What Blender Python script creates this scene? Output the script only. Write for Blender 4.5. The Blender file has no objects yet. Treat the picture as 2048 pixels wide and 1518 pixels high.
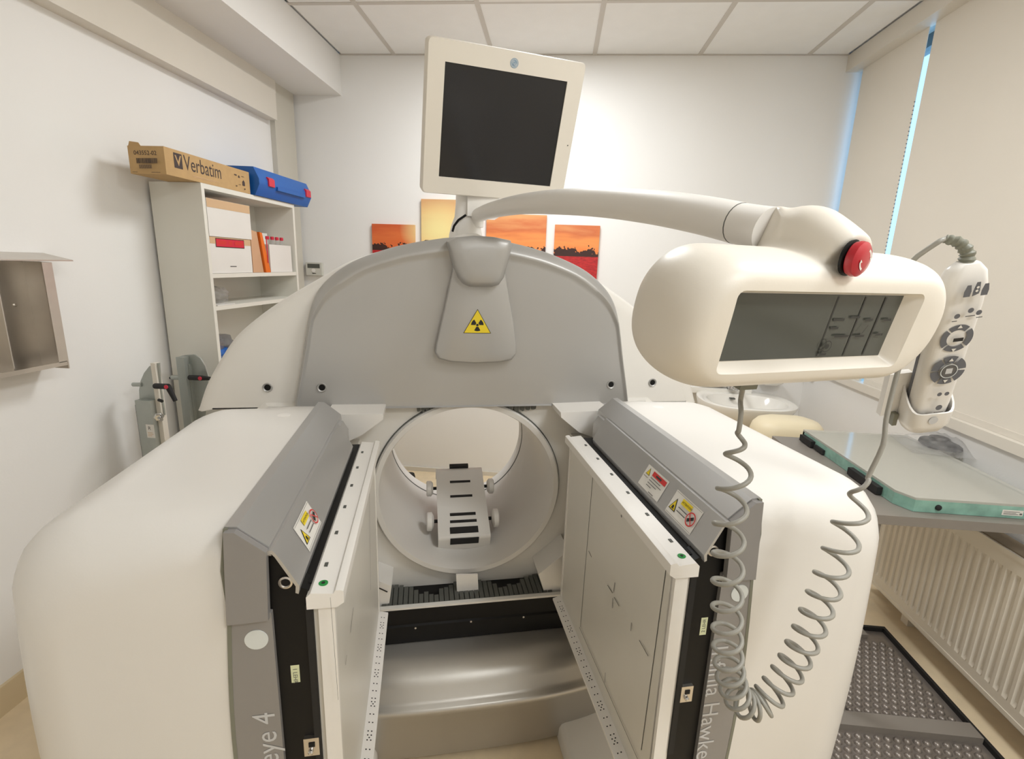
import bpy, bmesh, math, random
from mathutils import Vector, Matrix, noise
random.seed(7)
PI = math.pi
S = bpy.context.scene
COL = S.collection

# ------------------------------------------------------------------ camera
FPX = 986.14                       # focal length in pixels of the 2048 px wide frame
CAMZ = 1.46
PITCH, YAW, ROLL = math.radians(13.0386), math.radians(4.60896), math.radians(1.96951)
_r = Vector((math.cos(YAW), math.sin(YAW), 0)); _f = Vector((-math.sin(YAW), math.cos(YAW), 0)); _u = Vector((0, 0, 1))
_f2 = _f*math.cos(PITCH) - _u*math.sin(PITCH); _u2 = _u*math.cos(PITCH) + _f*math.sin(PITCH)
CR = _r*math.cos(ROLL) + _u2*math.sin(ROLL); CU = _u2*math.cos(ROLL) - _r*math.sin(ROLL); CF = _f2
cam = bpy.data.cameras.new('camera'); cam.sensor_width = 36; cam.sensor_fit = 'HORIZONTAL'
cam.lens = 36*FPX/2048; cam.clip_start = .02; cam.clip_end = 60
cam_o = bpy.data.objects.new('camera', cam); COL.objects.link(cam_o)
cam_o.matrix_world = Matrix(((CR.x, CU.x, -CF.x, 0), (CR.y, CU.y, -CF.y, 0), (CR.z, CU.z, -CF.z, CAMZ), (0, 0, 0, 1)))
S.camera = cam_o

# ------------------------------------------------------------------ world, exposure
S.view_settings.view_transform = 'Standard'; S.view_settings.look = 'None'
S.view_settings.exposure = 0.10; S.view_settings.gamma = 1.0; S.view_settings.use_curve_mapping = False
W = bpy.data.worlds.new('world'); S.world = W; W.use_nodes = True
bg = W.node_tree.nodes['Background']; bg.inputs[0].default_value = (.30, .62, 1, 1); bg.inputs[1].default_value = 2.4

# ceiling luminaires: (x, y, watts); the fixtures themselves are built with the ceiling
LAMPS = [(-.143, 2.35, 21), (1.047, .565, 15), (1.047, -.62, 18)]
LAMP_COL = (.955, .985, 1)
for i, (lx, ly, lw) in enumerate(LAMPS):
    ld = bpy.data.lights.new('ceiling_lamp', 'AREA'); ld.shape = 'SQUARE'; ld.size = .52; ld.energy = lw; ld.color = LAMP_COL
    ld.spread = PI
    lo = bpy.data.objects.new('ceiling_lamp', ld); COL.objects.link(lo); lo.location = (lx, ly, 2.648)

# ------------------------------------------------------------------ helpers
def ray(px, py): return CR*(px-1024) - CU*(py-759) + CF*FPX
def on_plane(px, py, n, d):
    v = ray(px, py); c = Vector((0, 0, CAMZ)); n = Vector(n); return c + v*((d - n.dot(c))/n.dot(v))
def PX(px, py, x): return on_plane(px, py, (1, 0, 0), x)
def PY(px, py, y): return on_plane(px, py, (0, 1, 0), y)
def PZ(px, py, z): return on_plane(px, py, (0, 0, 1), z)
GT = math.radians(15)
GM = Matrix.Rotation(GT, 4, 'Z')          # machine frame: u across, v away from the camera, z up
GXA = Vector((math.cos(GT), math.sin(GT), 0)); GYA = Vector((-math.sin(GT), math.cos(GT), 0))
def GV(px, py, v):
    p = on_plane(px, py, GYA, v); return (p.dot(GXA), p.z)      # (u, z) of a point of the machine at depth v
def GVp(px, py, v):
    u, z = GV(px, py, v); return Vector((u, v, z))

def lin(c): return tuple(((x/255)/12.92 if x/255 <= .04045 else ((x/255+.055)/1.055)**2.4) for x in c)
def mat(name, rgb, rough=.5, metal=0., var=.03, vscale=6., bump=0., bscale=200., spec=.5, coat=0., trans=0., alpha=1., emit=None, estr=0.):
    m = bpy.data.materials.new(name); m.use_nodes = True
    nt = m.node_tree; b = nt.nodes['Principled BSDF']; c = lin(rgb)
    b.inputs['Base Color'].default_value = (*c, 1); b.inputs['Roughness'].default_value = rough
    b.inputs['Metallic'].default_value = metal; b.inputs['Specular IOR Level'].default_value = spec
    if coat: b.inputs['Coat Weight'].default_value = coat; b.inputs['Coat Roughness'].default_value = .1
    if trans: b.inputs['Transmission Weight'].default_value = trans
    if alpha < 1: b.inputs['Alpha'].default_value = alpha
    if emit: b.inputs['Emission Color'].default_value = (*emit, 1); b.inputs['Emission Strength'].default_value = estr
    tc = nt.nodes.new('ShaderNodeTexCoord')
    if var:
        n = nt.nodes.new('ShaderNodeTexNoise'); n.inputs['Scale'].default_value = vscale; n.inputs['Detail'].default_value = 5
        nt.links.new(tc.outputs['Object'], n.inputs['Vector'])
        r = nt.nodes.new('ShaderNodeValToRGB'); r.color_ramp.elements[0].position = .3; r.color_ramp.elements[1].position = .7
        r.color_ramp.elements[0].color = (*[max(0, x*(1-var)) for x in c], 1); r.color_ramp.elements[1].color = (*[min(1, x*(1+var)) for x in c], 1)
        nt.links.new(n.outputs['Fac'], r.inputs['Fac']); nt.links.new(r.outputs['Color'], b.inputs['Base Color'])
    if bump:
        n2 = nt.nodes.new('ShaderNodeTexNoise'); n2.inputs['Scale'].default_value = bscale; n2.inputs['Detail'].default_value = 3
        nt.links.new(tc.outputs['Object'], n2.inputs['Vector'])
        bp = nt.nodes.new('ShaderNodeBump'); bp.inputs['Strength'].default_value = bump; bp.inputs['Distance'].default_value = .002
        nt.links.new(n2.outputs['Fac'], bp.inputs['Height']); nt.links.new(bp.outputs['Normal'], b.inputs['Normal'])
    return m

M = {}
M['wall'] = mat('wall_paint', (240, 238, 235), .55, var=.012, vscale=2, bump=.12, bscale=120, spec=.35)
M['ceil'] = mat('ceiling_tile', (244, 243, 241), .8, var=.015, vscale=9, bump=.25, bscale=260, spec=.2)
M['tbar'] = mat('ceiling_grid', (206, 200, 192), .6, var=.01)
M['floor'] = mat('linoleum', (236, 216, 182), .38, var=.07, vscale=14, bump=.04, bscale=60)
M['base'] = mat('vinyl_skirting', (216, 197, 162), .5, var=.03)
M['trim'] = mat('trim_paint', (222, 215, 203), .42, var=.015)
M['pillar'] = mat('casing_paint', (205, 199, 186), .45, var=.015)
M['blind'] = mat('blind_cloth', (230, 223, 211), .85, var=.012, vscale=3, bump=.2, bscale=700, spec=.1)
M['winframe'] = mat('window_frame', (120, 124, 126), .5, var=.02)
M['shell'] = mat('cream_white_plastic', (226, 222, 216), .3, var=.01, vscale=3, bump=.03, bscale=400, spec=.5)
M['white'] = mat('white_plastic', (234, 230, 224), .42, var=.012, vscale=4)
M['warmwhite'] = mat('ivory_plastic', (232, 225, 213), .4, var=.01, vscale=4, bump=.03, bscale=500)
M['silver'] = mat('silver_paint', (178, 176, 173), .42, metal=.4, var=.012, vscale=4, bump=.05, bscale=900)
M['silver2'] = mat('silver_cover', (192, 191, 190), .36, metal=.74, var=.012, vscale=4, bump=.05, bscale=900)
M['satin'] = mat('satin_silver', (186, 182, 175), .36, metal=.7, var=.012, vscale=4, bump=.04, bscale=900)
M['band'] = mat('grey_band', (146, 143, 141), .45, metal=.25, var=.012)
M['plate'] = mat('collimator_face', (222, 218, 209), .34, metal=.05, var=.02, vscale=5)
M['black'] = mat('black_plastic', (15, 14, 14), .5, var=.05, spec=.25)
M['rubber'] = mat('black_rubber', (24, 23, 23), .7, var=.05)
M['screen'] = mat('monitor_glass', (28, 28, 31), .22, var=.02, spec=.5)
M['lcd'] = mat('lcd_glass', (78, 80, 74), .12, var=.02, spec=.6)
M['lcdtext'] = mat('lcd_print', (48, 49, 47), .2, var=0)
M['lcdpale'] = mat('lcd_pale', (96, 98, 93), .14, var=0)
M['red'] = mat('red_plastic', (186, 22, 40), .28, var=.03, coat=.3)
M['chrome'] = mat('chrome', (200, 200, 200), .12, metal=1, var=.02)
M['steel'] = mat('brushed_steel', (206, 200, 192), .34, metal=1, var=.05, vscale=10, bump=.04, bscale=90)
M['zinc'] = mat('zinc_steel', (170, 174, 169), .42, metal=.6, var=.06, vscale=12)
M['cord'] = mat('grey_cord', (150, 147, 138), .4, var=.03)
M['boot'] = mat('cord_boot', (122, 122, 108), .5, var=.04)
M['keygrey'] = mat('key_grey', (98, 99, 104), .5, var=.02)
M['emblem'] = mat('emblem_blue', (142, 164, 182), .45, var=.01)
M['yellow'] = mat('sign_yellow', (232, 205, 40), .45, var=.01)
M['ink'] = mat('print_black', (22, 20, 20), .5, var=0)
M['inkgrey'] = mat('print_grey', (92, 90, 88), .5, var=0)
M['textwhite'] = mat('print_white', (196, 196, 196), .5, var=0)
M['dot'] = mat('dot_pale', (214, 217, 214), .45, var=.01)
M['paper'] = mat('sticker_paper', (226, 222, 214), .45, var=.01)
M['signred'] = mat('print_red', (206, 52, 50), .45, var=.01)
M['green'] = mat('green_mark', (28, 140, 62), .4, var=.03)
M['namepl'] = mat('nameplate', (214, 218, 178), .45, var=.02)
M['card'] = mat('cardboard', (188, 154, 106), .75, var=.05, vscale=30, bump=.1, bscale=90)
M['cardprint'] = mat('carton_print', (66, 54, 52), .7, var=.02)
M['tape'] = mat('kraft_tape', (206, 172, 134), .6, var=.03)
M['boxwhite'] = mat('white_carton', (224, 220, 214), .6, var=.015)
M['bluecase'] = mat('blue_plastic', (22, 92, 172), .4, var=.03)
M['redclasp'] = mat('red_clasp', (206, 42, 66), .4, var=.02)
M['orange'] = mat('orange_card', (226, 112, 30), .6, var=.03)
M['folder'] = mat('manila_card', (202, 160, 126), .65, var=.05)
M['shelf'] = mat('shelf_laminate', (225, 222, 212), .42, var=.01)
M['grey'] = mat('grey_laminate', (136, 129, 121), .4, var=.03, metal=.1)
M['rad'] = mat('radiator_enamel', (234, 226, 211), .35, var=.01)
M['mesh'] = mat('radiator_grille', (150, 134, 112), .6, var=.06, vscale=60)
M['mat'] = mat('tray_metal', (142, 134, 127), .36, metal=.55, var=.1, vscale=30)
M['ceramic'] = mat('sink_ceramic', (238, 234, 226), .15, var=.01, coat=.4)
M['beige'] = mat('beige_plastic', (238, 224, 192), .45, var=.01)
M['thermo'] = mat('thermostat_shell', (206, 204, 194), .5, var=.01)
M['gantrywhite'] = mat('gantry_white', (228, 224, 217), .42, var=.012, vscale=3)
M['bore'] = mat('bore_liner', (222, 218, 212), .38, var=.015, vscale=3)
M['fold'] = mat('bellows_grey', (86, 87, 82), .55, var=.06, vscale=20)
M['edgegreen'] = mat('acrylic_edge', (128, 168, 154), .2, var=.25, vscale=18, spec=.6)
M['glow'] = mat('lamp_diffuser', (255, 250, 240), .5, var=0, emit=LAMP_COL, estr=3.0)

def clear_mat(name, rgb, fac, rough=.1, var=0):
    m = bpy.data.materials.new(name); m.use_nodes = True; nt = m.node_tree
    b = nt.nodes['Principled BSDF']; o = nt.nodes['Material Output']
    b.inputs['Base Color'].default_value = (*lin(rgb), 1); b.inputs['Roughness'].default_value = rough
    t = nt.nodes.new('ShaderNodeBsdfTransparent'); mx = nt.nodes.new('ShaderNodeMixShader'); mx.inputs[0].default_value = fac
    if var:
        tc = nt.nodes.new('ShaderNodeTexCoord'); n = nt.nodes.new('ShaderNodeTexNoise'); n.inputs['Scale'].default_value = var
        mp = nt.nodes.new('ShaderNodeMapRange'); mp.inputs[3].default_value = max(0, fac-.25); mp.inputs[4].default_value = min(1, fac+.3)
        nt.links.new(tc.outputs['Object'], n.inputs[0]); nt.links.new(n.outputs[0], mp.inputs[0]); nt.links.new(mp.outputs[0], mx.inputs[0])
    nt.links.new(t.outputs[0], mx.inputs[1]); nt.links.new(b.outputs[0], mx.inputs[2]); nt.links.new(mx.outputs[0], o.inputs[0])
    return m
M['glass'] = clear_mat('window_glass', (220, 235, 240), .12, .03)
M['acrylic'] = clear_mat('acrylic_sheet', (206, 204, 194), .62, .12)
M['bag'] = clear_mat('clear_bag', (190, 188, 186), .26, .15, 40)
M['smoke'] = clear_mat('smoky_bag', (120, 118, 120), .62, .2, 30)

# sunset photograph printed across the canvases (flat print, colours laid out over the wall's x and z)
def sunset_mat():
    m = bpy.data.materials.new('sunset_print'); m.use_nodes = True; nt = m.node_tree; N = nt.nodes; L = nt.links
    b = N['Principled BSDF']; b.inputs['Roughness'].default_value = .5
    g = N.new('ShaderNodeNewGeometry'); sx = N.new('ShaderNodeSeparateXYZ'); L.new(g.outputs['Position'], sx.inputs[0])
    def math_(op, a, bb):
        n = N.new('ShaderNodeMath'); n.operation = op
        for i, v in enumerate((a, bb)):
            if isinstance(v, (int, float)): n.inputs[i].default_value = v
            else: L.new(v, n.inputs[i])
        return n.outputs[0]
    def ramp(src, stops):
        r = N.new('ShaderNodeValToRGB'); e = r.color_ramp.elements
        while len(e) < len(stops): e.new(.5)
        for k, (p, c) in enumerate(stops): e[k].position = p; e[k].color = (*lin(c), 1)
        L.new(src, r.inputs[0]); return r.outputs[0]
    def noise_(scale, vec, detail=4):
        n = N.new('ShaderNodeTexNoise'); n.inputs['Scale'].default_value = scale; n.inputs['Detail'].default_value = detail
        L.new(vec, n.inputs[0]); return n.outputs[0]
    def mixc(f, a, c):
        n = N.new('ShaderNodeMix'); n.data_type = 'RGBA'; L.new(f, n.inputs[0])
        for i, v in ((6, a), (7, c)):
            if isinstance(v, tuple): n.inputs[i].default_value = (*lin(v), 1)
            else: L.new(v, n.inputs[i])
        return n.outputs[2]
    z = sx.outputs[2]; x = sx.outputs[0]
    h = math_('MULTIPLY', math_('SUBTRACT', z, 1.5), 2.7)            # 0 at z 1.5, ~1 at z 1.87
    stretch = N.new('ShaderNodeMapping'); stretch.inputs['Scale'].default_value = (1.6, 1, 9); L.new(g.outputs['Position'], stretch.inputs[0])
    cl = noise_(2.2, stretch.outputs[0])
    sky = ramp(math_('ADD', h, math_('MULTIPLY', math_('SUBTRACT', cl, .5), .55)), [(0, (232, 120, 56)), (.3, (240, 150, 82)), (.5, (208, 112, 66)), (.7, (226, 160, 104)), (1, (214, 176, 128))])
    # the low sun, left of the middle of the picture
    dx = math_('SUBTRACT', x, -.76); dz = math_('SUBTRACT', z, 1.66)
    d2 = math_('ADD', math_('MULTIPLY', math_('MULTIPLY', dx, dx), 2.6), math_('MULTIPLY', math_('MULTIPLY', dz, dz), 5.0))
    sun = N.new('ShaderNodeMapRange'); L.new(d2, sun.inputs[0]); sun.inputs[1].default_value = .0; sun.inputs[2].default_value = .17; sun.inputs[3].default_value = 1; sun.inputs[4].default_value = 0
    sky = mixc(math_('MULTIPLY', math_('LESS_THAN', x, -.9), .6), sky, (206, 74, 28))
    sky = mixc(sun.outputs[0], sky, (246, 228, 160))
    tr = math_('ADD', math_('MULTIPLY', noise_(9, g.outputs['Position'], 2), .16), math_('MULTIPLY', noise_(60, g.outputs['Position'], 5), .10))
    edge = math_('ADD', tr, 1.435)
    istree = math_('LESS_THAN', z, edge)
    c1 = mixc(istree, sky, (58, 30, 24))
    isfield = math_('LESS_THAN', z, 1.527)
    fld = ramp(noise_(30, stretch.outputs[0]), [(.3, (150, 24, 30)), (.7, (206, 44, 44))])
    c2 = mixc(isfield, c1, fld)
    L.new(c2, b.inputs['Base Color']); return m
M['sunset'] = sunset_mat()

WM = {}
def wmat(o): return WM.get(o.name, Matrix.Identity(4))

class MB:
    """collects shapes for ONE mesh object"""
    def __init__(self): self.bm = bmesh.new(); self.mats = []
    def _mi(self, m):
        if m is None: return 0
        if m not in self.mats: self.mats.append(m)
        return self.mats.index(m)
    def _bev(self, vs, r, seg, ang=.5):
        if r <= 0: return
        es = set()
        for v in vs:
            for e in v.link_edges:
                if len(e.link_faces) == 2 and e.calc_face_angle(0) > ang: es.add(e)
        bmesh.ops.bevel(self.bm, geom=list(es), offset=r, segments=seg, profile=.5, affect='EDGES', clamp_overlap=True)
    def box(self, x0, x1, y0, y1, z0, z1, r=0, seg=2, xf=None):
        vs = [self.bm.verts.new((x, y, z)) for x in (x0, x1) for y in (y0, y1) for z in (z0, z1)]
        for f in ((0, 1, 3, 2), (4, 6, 7, 5), (0, 4, 5, 1), (2, 3, 7, 6), (0, 2, 6, 4), (1, 5, 7, 3)): self.bm.faces.new([vs[i] for i in f])
        if xf is not None:
            for v in vs: v.co = xf @ v.co
        self._bev(vs, r, seg); return self
    def prism(self, pts, d0, d1, fn, r=0, seg=2, ang=.5):
        """pts 2-d outline, fn(a, b, d) -> 3-d point"""
        a = [self.bm.verts.new(fn(p[0], p[1], d0)) for p in pts]; b = [self.bm.verts.new(fn(p[0], p[1], d1)) for p in pts]
        self.bm.faces.new(a); self.bm.faces.new(b[::-1]); n = len(pts)
        for i in range(n): self.bm.faces.new((a[i], b[i], b[(i+1) % n], a[(i+1) % n]))
        self._bev(a+b, r, seg, ang); return self
    def loft(self, rings, cap0=True, cap1=True, closed=True):
        R = [[self.bm.verts.new(p) for p in ring] for ring in rings]; n = len(rings[0])
        for k in range(len(R)-1):
            for i in range(n if closed else n-1):
                j = (i+1) % n
                try: self.bm.faces.new((R[k][i], R[k][j], R[k+1][j], R[k+1][i]))
                except ValueError: pass
        if cap0: self.bm.faces.new(R[0][::-1])
        if cap1: self.bm.faces.new(R[-1])
        return self
    def tube(self, path, rad, seg=10, cap=True):
        path = [Vector(p) for p in path]; n = len(path); rings = []
        t0 = (path[1]-path[0]).normalized(); up = Vector((0, 0, 1)) if abs(t0.z) < .9 else Vector((1, 0, 0))
        nrm = t0.cross(up).normalized()
        for i, p in enumerate(path):
            t = (path[min(i+1, n-1)] - path[max(i-1, 0)]).normalized()
            nrm = (nrm - t*nrm.dot(t)).normalized(); bn = t.cross(nrm)
            r = rad(i/(n-1)) if callable(rad) else rad
            rings.append([p + nrm*math.cos(2*PI*k/seg)*r + bn*math.sin(2*PI*k/seg)*r for k in range(seg)])
        return self.loft(rings, cap, cap)
    def lathe(self, prof, origin, axis, seg=32, cap=True):
        """prof: (radius, distance along axis)"""
        origin = Vector(origin); ax = Vector(axis).normalized(); up = Vector((0, 0, 1)) if abs(ax.z) < .9 else Vector((1, 0, 0))
        e1 = ax.cross(up).normalized(); e2 = ax.cross(e1)
        rings = [[origin + ax*d + e1*(r*math.cos(2*PI*k/seg)) + e2*(r*math.sin(2*PI*k/seg)) for k in range(seg)] for r, d in prof]
        return self.loft(rings, cap, cap)
    def poly(self, pts, m=None):
        f = self.bm.faces.new([self.bm.verts.new(p) for p in pts]); f.material_index = self._mi(m); return self
    def mesh(self, me_verts, me_faces, m=None):
        vs = [self.bm.verts.new(p) for p in me_verts]
        for f in me_faces:
            try: ff = self.bm.faces.new([vs[i] for i in f]); ff.material_index = self._mi(m)
            except ValueError: pass
        return self
    def data(self, name, mt=None, inv=None, smooth=35, recalc=True):
        if inv is not None: self.bm.transform(inv)
        if recalc: bmesh.ops.recalc_face_normals(self.bm, faces=self.bm.faces)
        me = bpy.data.meshes.new(name); self.bm.to_mesh(me); self.bm.free()
        for m in (self.mats if self.mats else [mt]): me.materials.append(M[m])
        if smooth:
            for p in me.polygons: p.use_smooth = True
            me.set_sharp_from_angle(angle=math.radians(smooth))
        return me
    def build(self, name, mt=None, parent=None, xf=None, smooth=35, recalc=True, label=None):
        if xf is not None: self.bm.transform(xf)
        if parent is None:
            co = [v.co for v in self.bm.verts]
            lo = [min(c[i] for c in co) for i in range(3)]; hi = [max(c[i] for c in co) for i in range(3)]
            loc = Vector(((lo[0]+hi[0])/2, (lo[1]+hi[1])/2, lo[2])); T = Matrix.Translation(loc)
        else: T = wmat(parent)
        me = self.data(name, mt, T.inverted(), smooth, recalc)
        o = bpy.data.objects.new(name, me); COL.objects.link(o)
        if parent is None: o.location = loc
        else: o.parent = parent
        WM[o.name] = T
        if label: o['label'] = label
        return o

def thing(name, label, cat, loc=(0, 0, 0), rz=0, group=None):
    o = bpy.data.objects.new(name, None); COL.objects.link(o); o.location = loc; o.rotation_euler = (0, 0, rz); o.empty_display_size = .05
    WM[o.name] = Matrix.Translation(Vector(loc)) @ Matrix.Rotation(rz, 4, 'Z')
    return tag(o, label, cat, group)
def tag(o, label, cat, group=None):
    o['label'] = label; o['category'] = cat
    if group: o['group'] = group
    return o
def struct(o, label=None, cat=None):
    o['kind'] = 'structure'
    if label: o['label'] = label
    if cat: o['category'] = cat
    return o
def uz(a, b, d): return (a, d, b)           # outline in (u, z), depth v
def spline(P, n):
    P = [Vector(p) for p in P]; out = []
    Q = [P[0]*2-P[1]] + P + [P[-1]*2-P[-2]]
    for i in range(len(P)-1):
        a, b, c, d = Q[i:i+4]
        for k in range(n):
            t = k/n; out.append(.5*((2*b) + (c-a)*t + (2*a-5*b+4*c-d)*t*t + (3*b-a-3*c+d)*t**3))
    out.append(P[-1]); return out
def rrect(hw, hh, r, n=6, cx=0, cy=0):
    out = []
    for qx, qy, a0 in ((1, 1, 0), (-1, 1, PI/2), (-1, -1, PI), (1, -1, 1.5*PI)):
        for k in range(n+1):
            a = a0 + PI/2*k/n; out.append((cx + qx*(hw-r) + r*math.cos(a), cy + qy*(hh-r) + r*math.sin(a)))
    return out
_txt = {}
def text_mesh(s, size):
    k = (s, size)
    if k not in _txt:
        cu = bpy.data.curves.new('txt', 'FONT'); cu.body = s; cu.size = size; cu.resolution_u = 3
        o = bpy.data.objects.new('txt', cu); COL.objects.link(o)
        bpy.context.view_layer.update(); dg = bpy.context.evaluated_depsgraph_get()
        me = bpy.data.meshes.new_from_object(o.evaluated_get(dg))
        _txt[k] = ([v.co.copy() for v in me.vertices], [tuple(p.vertices) for p in me.polygons])
        bpy.data.objects.remove(o); bpy.data.curves.remove(cu); bpy.data.meshes.remove(me)
    return _txt[k]
def decal(name, origin, ex, ey, items, parent, xf=None, lift=.0006):
    """flat print: every item a thin layer of its own ink on the surface (origin, ex, ey)"""
    o = Vector(origin); ex = Vector(ex).normalized(); ey = Vector(ey).normalized(); n = ex.cross(ey)
    mb = MB()
    for k, it in enumerate(items):
        h = n*(lift + .00025*k); P = lambda a, b: o + ex*a + ey*b + h
        t = it[0]
        if t == 'rect': _, x0, y0, x1, y1, m = it; mb.poly([P(x0, y0), P(x1, y0), P(x1, y1), P(x0, y1)], m)
        elif t == 'poly': mb.poly([P(*p) for p in it[1]], it[2])
        elif t == 'disc': _, cx, cy, r, m = it; mb.poly([P(cx+r*math.cos(2*PI*i/20), cy+r*math.sin(2*PI*i/20)) for i in range(20)], m)
        elif t == 'ring':
            _, cx, cy, r0, r1, a0, a1, m = it; nn = 24
            for i in range(nn):
                b0, b1 = a0+(a1-a0)*i/nn, a0+(a1-a0)*(i+1)/nn
                mb.poly([P(cx+r0*math.cos(b0), cy+r0*math.sin(b0)), P(cx+r1*math.cos(b0), cy+r1*math.sin(b0)), P(cx+r1*math.cos(b1), cy+r1*math.sin(b1)), P(cx+r0*math.cos(b1), cy+r0*math.sin(b1))], m)
        elif t == 'line':
            _, x0, y0, x1, y1, w, m = it; d = Vector((x1-x0, y1-y0)); d.normalize(); p = Vector((-d.y, d.x))*w/2
            mb.poly([P(x0-p.x, y0-p.y), P(x1-p.x, y1-p.y), P(x1+p.x, y1+p.y), P(x0+p.x, y0+p.y)], m)
        elif t == 'text':
            s, x, y, size, m = it[1:6]; kx = it[6] if len(it) > 6 else 1; vs, fs = text_mesh(s, size); mb.mesh([P(x+v.x*kx, y+v.y) for v in vs], fs, m)
    return mb.build(name, None, parent, xf, smooth=0, recalc=False)

# ================================================================== the room
XL, XR, YB, YF, ZC = -1.70, 1.62, 3.241, -1.75, 2.665
struct(MB().box(XL-.1, XR+.25, YF-.1, YB+.1, -.1, 0).build('floor', 'floor', smooth=0))
struct(MB().box(XL-.1, XL, YF-.1, YB+.1, 0, ZC).build('wall_left', 'wall', smooth=0))
struct(MB().box(XL, XR+.25, YB, YB+.1, 0, ZC).build('wall_back', 'wall', smooth=0))
struct(MB().box(XL, XR+.25, YF-.1, YF, 0, ZC).build('wall_front', 'wall', smooth=0))
wr = struct(MB().box(XR, XR+.25, YF, YB, 0, .885).build('wall_right', 'wall', smooth=0))
MB().box(XR, XR+.25, YF, YB, 2.60, ZC).build('header', 'wall', wr, smooth=0)
struct(MB().box(XL, -1.372, YF, YB, 2.44, ZC, r=.004).build('trim_1', 'wall', smooth=30), 'white boxed beam along the top of the left wall')
t2 = MB(); t2.box(XL, -1.635, YF, 2.95, 2.222, 2.375, r=.006); t2.box(XL, -1.655, YF, 2.99, 2.375, 2.44, r=.003)
struct(t2.build('trim_2', 'trim'), 'cream door track cover high along the left wall')
struct(MB().box(XL, XL+.03, 2.985, 3.215, 0, 2.44, r=.004).build('trim_3', 'pillar'), 'pale upright casing in the back left corner')
struct(MB().box(XL, XL+.012, YF, 2.98, 0, .098, r=.003).build('baseboard_left', 'base'))
struct(MB().box(XL, XR, YB-.012, YB, 0, .03, r=.002).build('baseboard_back', 'trim'))

# suspended ceiling: slab, grid bars and single tiles
ceil = struct(MB().box(XL-.1, XR+.25, YF-.1, YB+.1, ZC+.012, ZC+.1).build('ceiling', 'ceil', smooth=0))
TX = [-1.372, -1.037, -.441, .155, .750, 1.345, 1.56]
TY = [3.241 - .595*k for k in range(9)]
for x in TX[1:-1]: MB().box(x-.012, x+.012, YF, YB, ZC-.002, ZC+.012).build('grid_bar', 'tbar', ceil, smooth=0)
for y in TY[1:]: MB().box(-1.372, 1.56, y-.012, y+.012, ZC-.0015, ZC+.012).build('grid_bar', 'tbar', ceil, smooth=0)
MB().box(-1.372, 1.56, YB-.01, YB, ZC-.003, ZC+.012).build('wall_angle', 'tbar', ceil, smooth=0)
lampcells = set()
for lx, ly, lw in LAMPS:
    lampcells.add((min(range(6), key=lambda i: abs((TX[i]+TX[i+1])/2-lx)), min(range(8), key=lambda j: abs((TY[j]+TY[j+1])/2-ly))))
_tm = {}
for i in range(6):
    for j in range(8):
        if (i, j) in lampcells: continue
        w = TX[i+1]-TX[i]; key = round(w, 3)
        if key not in _tm: _tm[key] = MB().box(-w/2+.012, w/2-.012, -.2855, .2855, .001, .012, r=.002, seg=1).data('ceiling_tile', 'ceil', smooth=0)
        o = bpy.data.objects.new('ceiling_tile', _tm[key]); COL.objects.link(o); o.parent = ceil
        o.matrix_world = Matrix.Translation(((TX[i]+TX[i+1])/2, (TY[j]+TY[j+1])/2, ZC))
        o.matrix_local = wmat(ceil).inverted() @ o.matrix_world
LN = ['ceiling light panel near the sunset canvases', 'ceiling light panel above the control panel by the blinds', 'ceiling light panel by the blinds behind the camera position']
for k, (lx, ly, lw) in enumerate(LAMPS):
    i, j = min(range(6), key=lambda i: abs((TX[i]+TX[i+1])/2-lx)), min(range(8), key=lambda j: abs((TY[j]+TY[j+1])/2-ly))
    cx, cy = (TX[i]+TX[i+1])/2, (TY[j]+TY[j+1])/2
    t = thing('ceiling_light', 'square recessed ' + LN[k], 'ceiling light', (cx, cy, ZC-.004), group='recessed ceiling lights')
    f = MB()
    for a, b, c, d in ((-.285, .285, -.285, -.265), (-.285, .285, .265, .285), (-.285, -.265, -.265, .265), (.265, .285, -.265, .265)): f.box(cx+a, cx+b, cy+c, cy+d, ZC-.004, ZC+.012)
    f.build('frame', 'white', t, smooth=0)
    MB().box(cx-.265, cx+.265, cy-.265, cy+.265, ZC, ZC+.01).build('diffuser', 'glow', t, smooth=0)

# window wall: frame, panes, sill, head rail, two roller blinds
wn = struct(MB().box(XR+.09, XR+.15, YF, YB, .885, .945).box(XR+.09, XR+.15, YF, YB, 2.54, 2.60).build('window_1', 'winframe', smooth=0))
for y in (3.19, 2.62, 1.55, .4, -.8): MB().box(XR+.09, XR+.15, y-.03, y+.03, .945, 2.54, r=.004).build('mullion', 'winframe', wn)
for a, b in ((2.65, 3.16), (1.58, 2.59), (.43, 1.52), (-.77, .37)): MB().box(XR+.115, XR+.121, a, b, .945, 2.54).build('pane', 'glass', wn, smooth=0)
MB().box(XR-.022, XR+.10, YF, YB, .885, .925, r=.003).build('sill', 'trim', wn)
struct(MB().box(1.56, XR+.02, YF, YB, 2.578, ZC, r=.004).build('trim_4', 'trim'), 'cream pelmet rail above the roller blinds')
def blind(y0, y1, label):
    t = thing('roller_blind', label, 'blind', (XR+.01, (y0+y1)/2, .93), group='roller blinds on the window wall')
    MB().box(XR+.008, XR+.011, y0, y1, .945, 2.62).build('cloth', 'blind', t, smooth=0)
    MB().box(XR+.004, XR+.016, y0, y1, .9255, .95, r=.004).build('bottom_bar', 'trim', t)
    MB().lathe([(.019, 0), (.019, y1-y0)], (XR+.02, y0, 2.60), (0, 1, 0), 16).build('roller', 'winframe', t)
    return t
blind(2.695, 3.196, 'narrow cream roller blind beside the back corner')
blind(-1.7, 2.655, 'wide cream roller blind filling the right edge')
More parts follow.
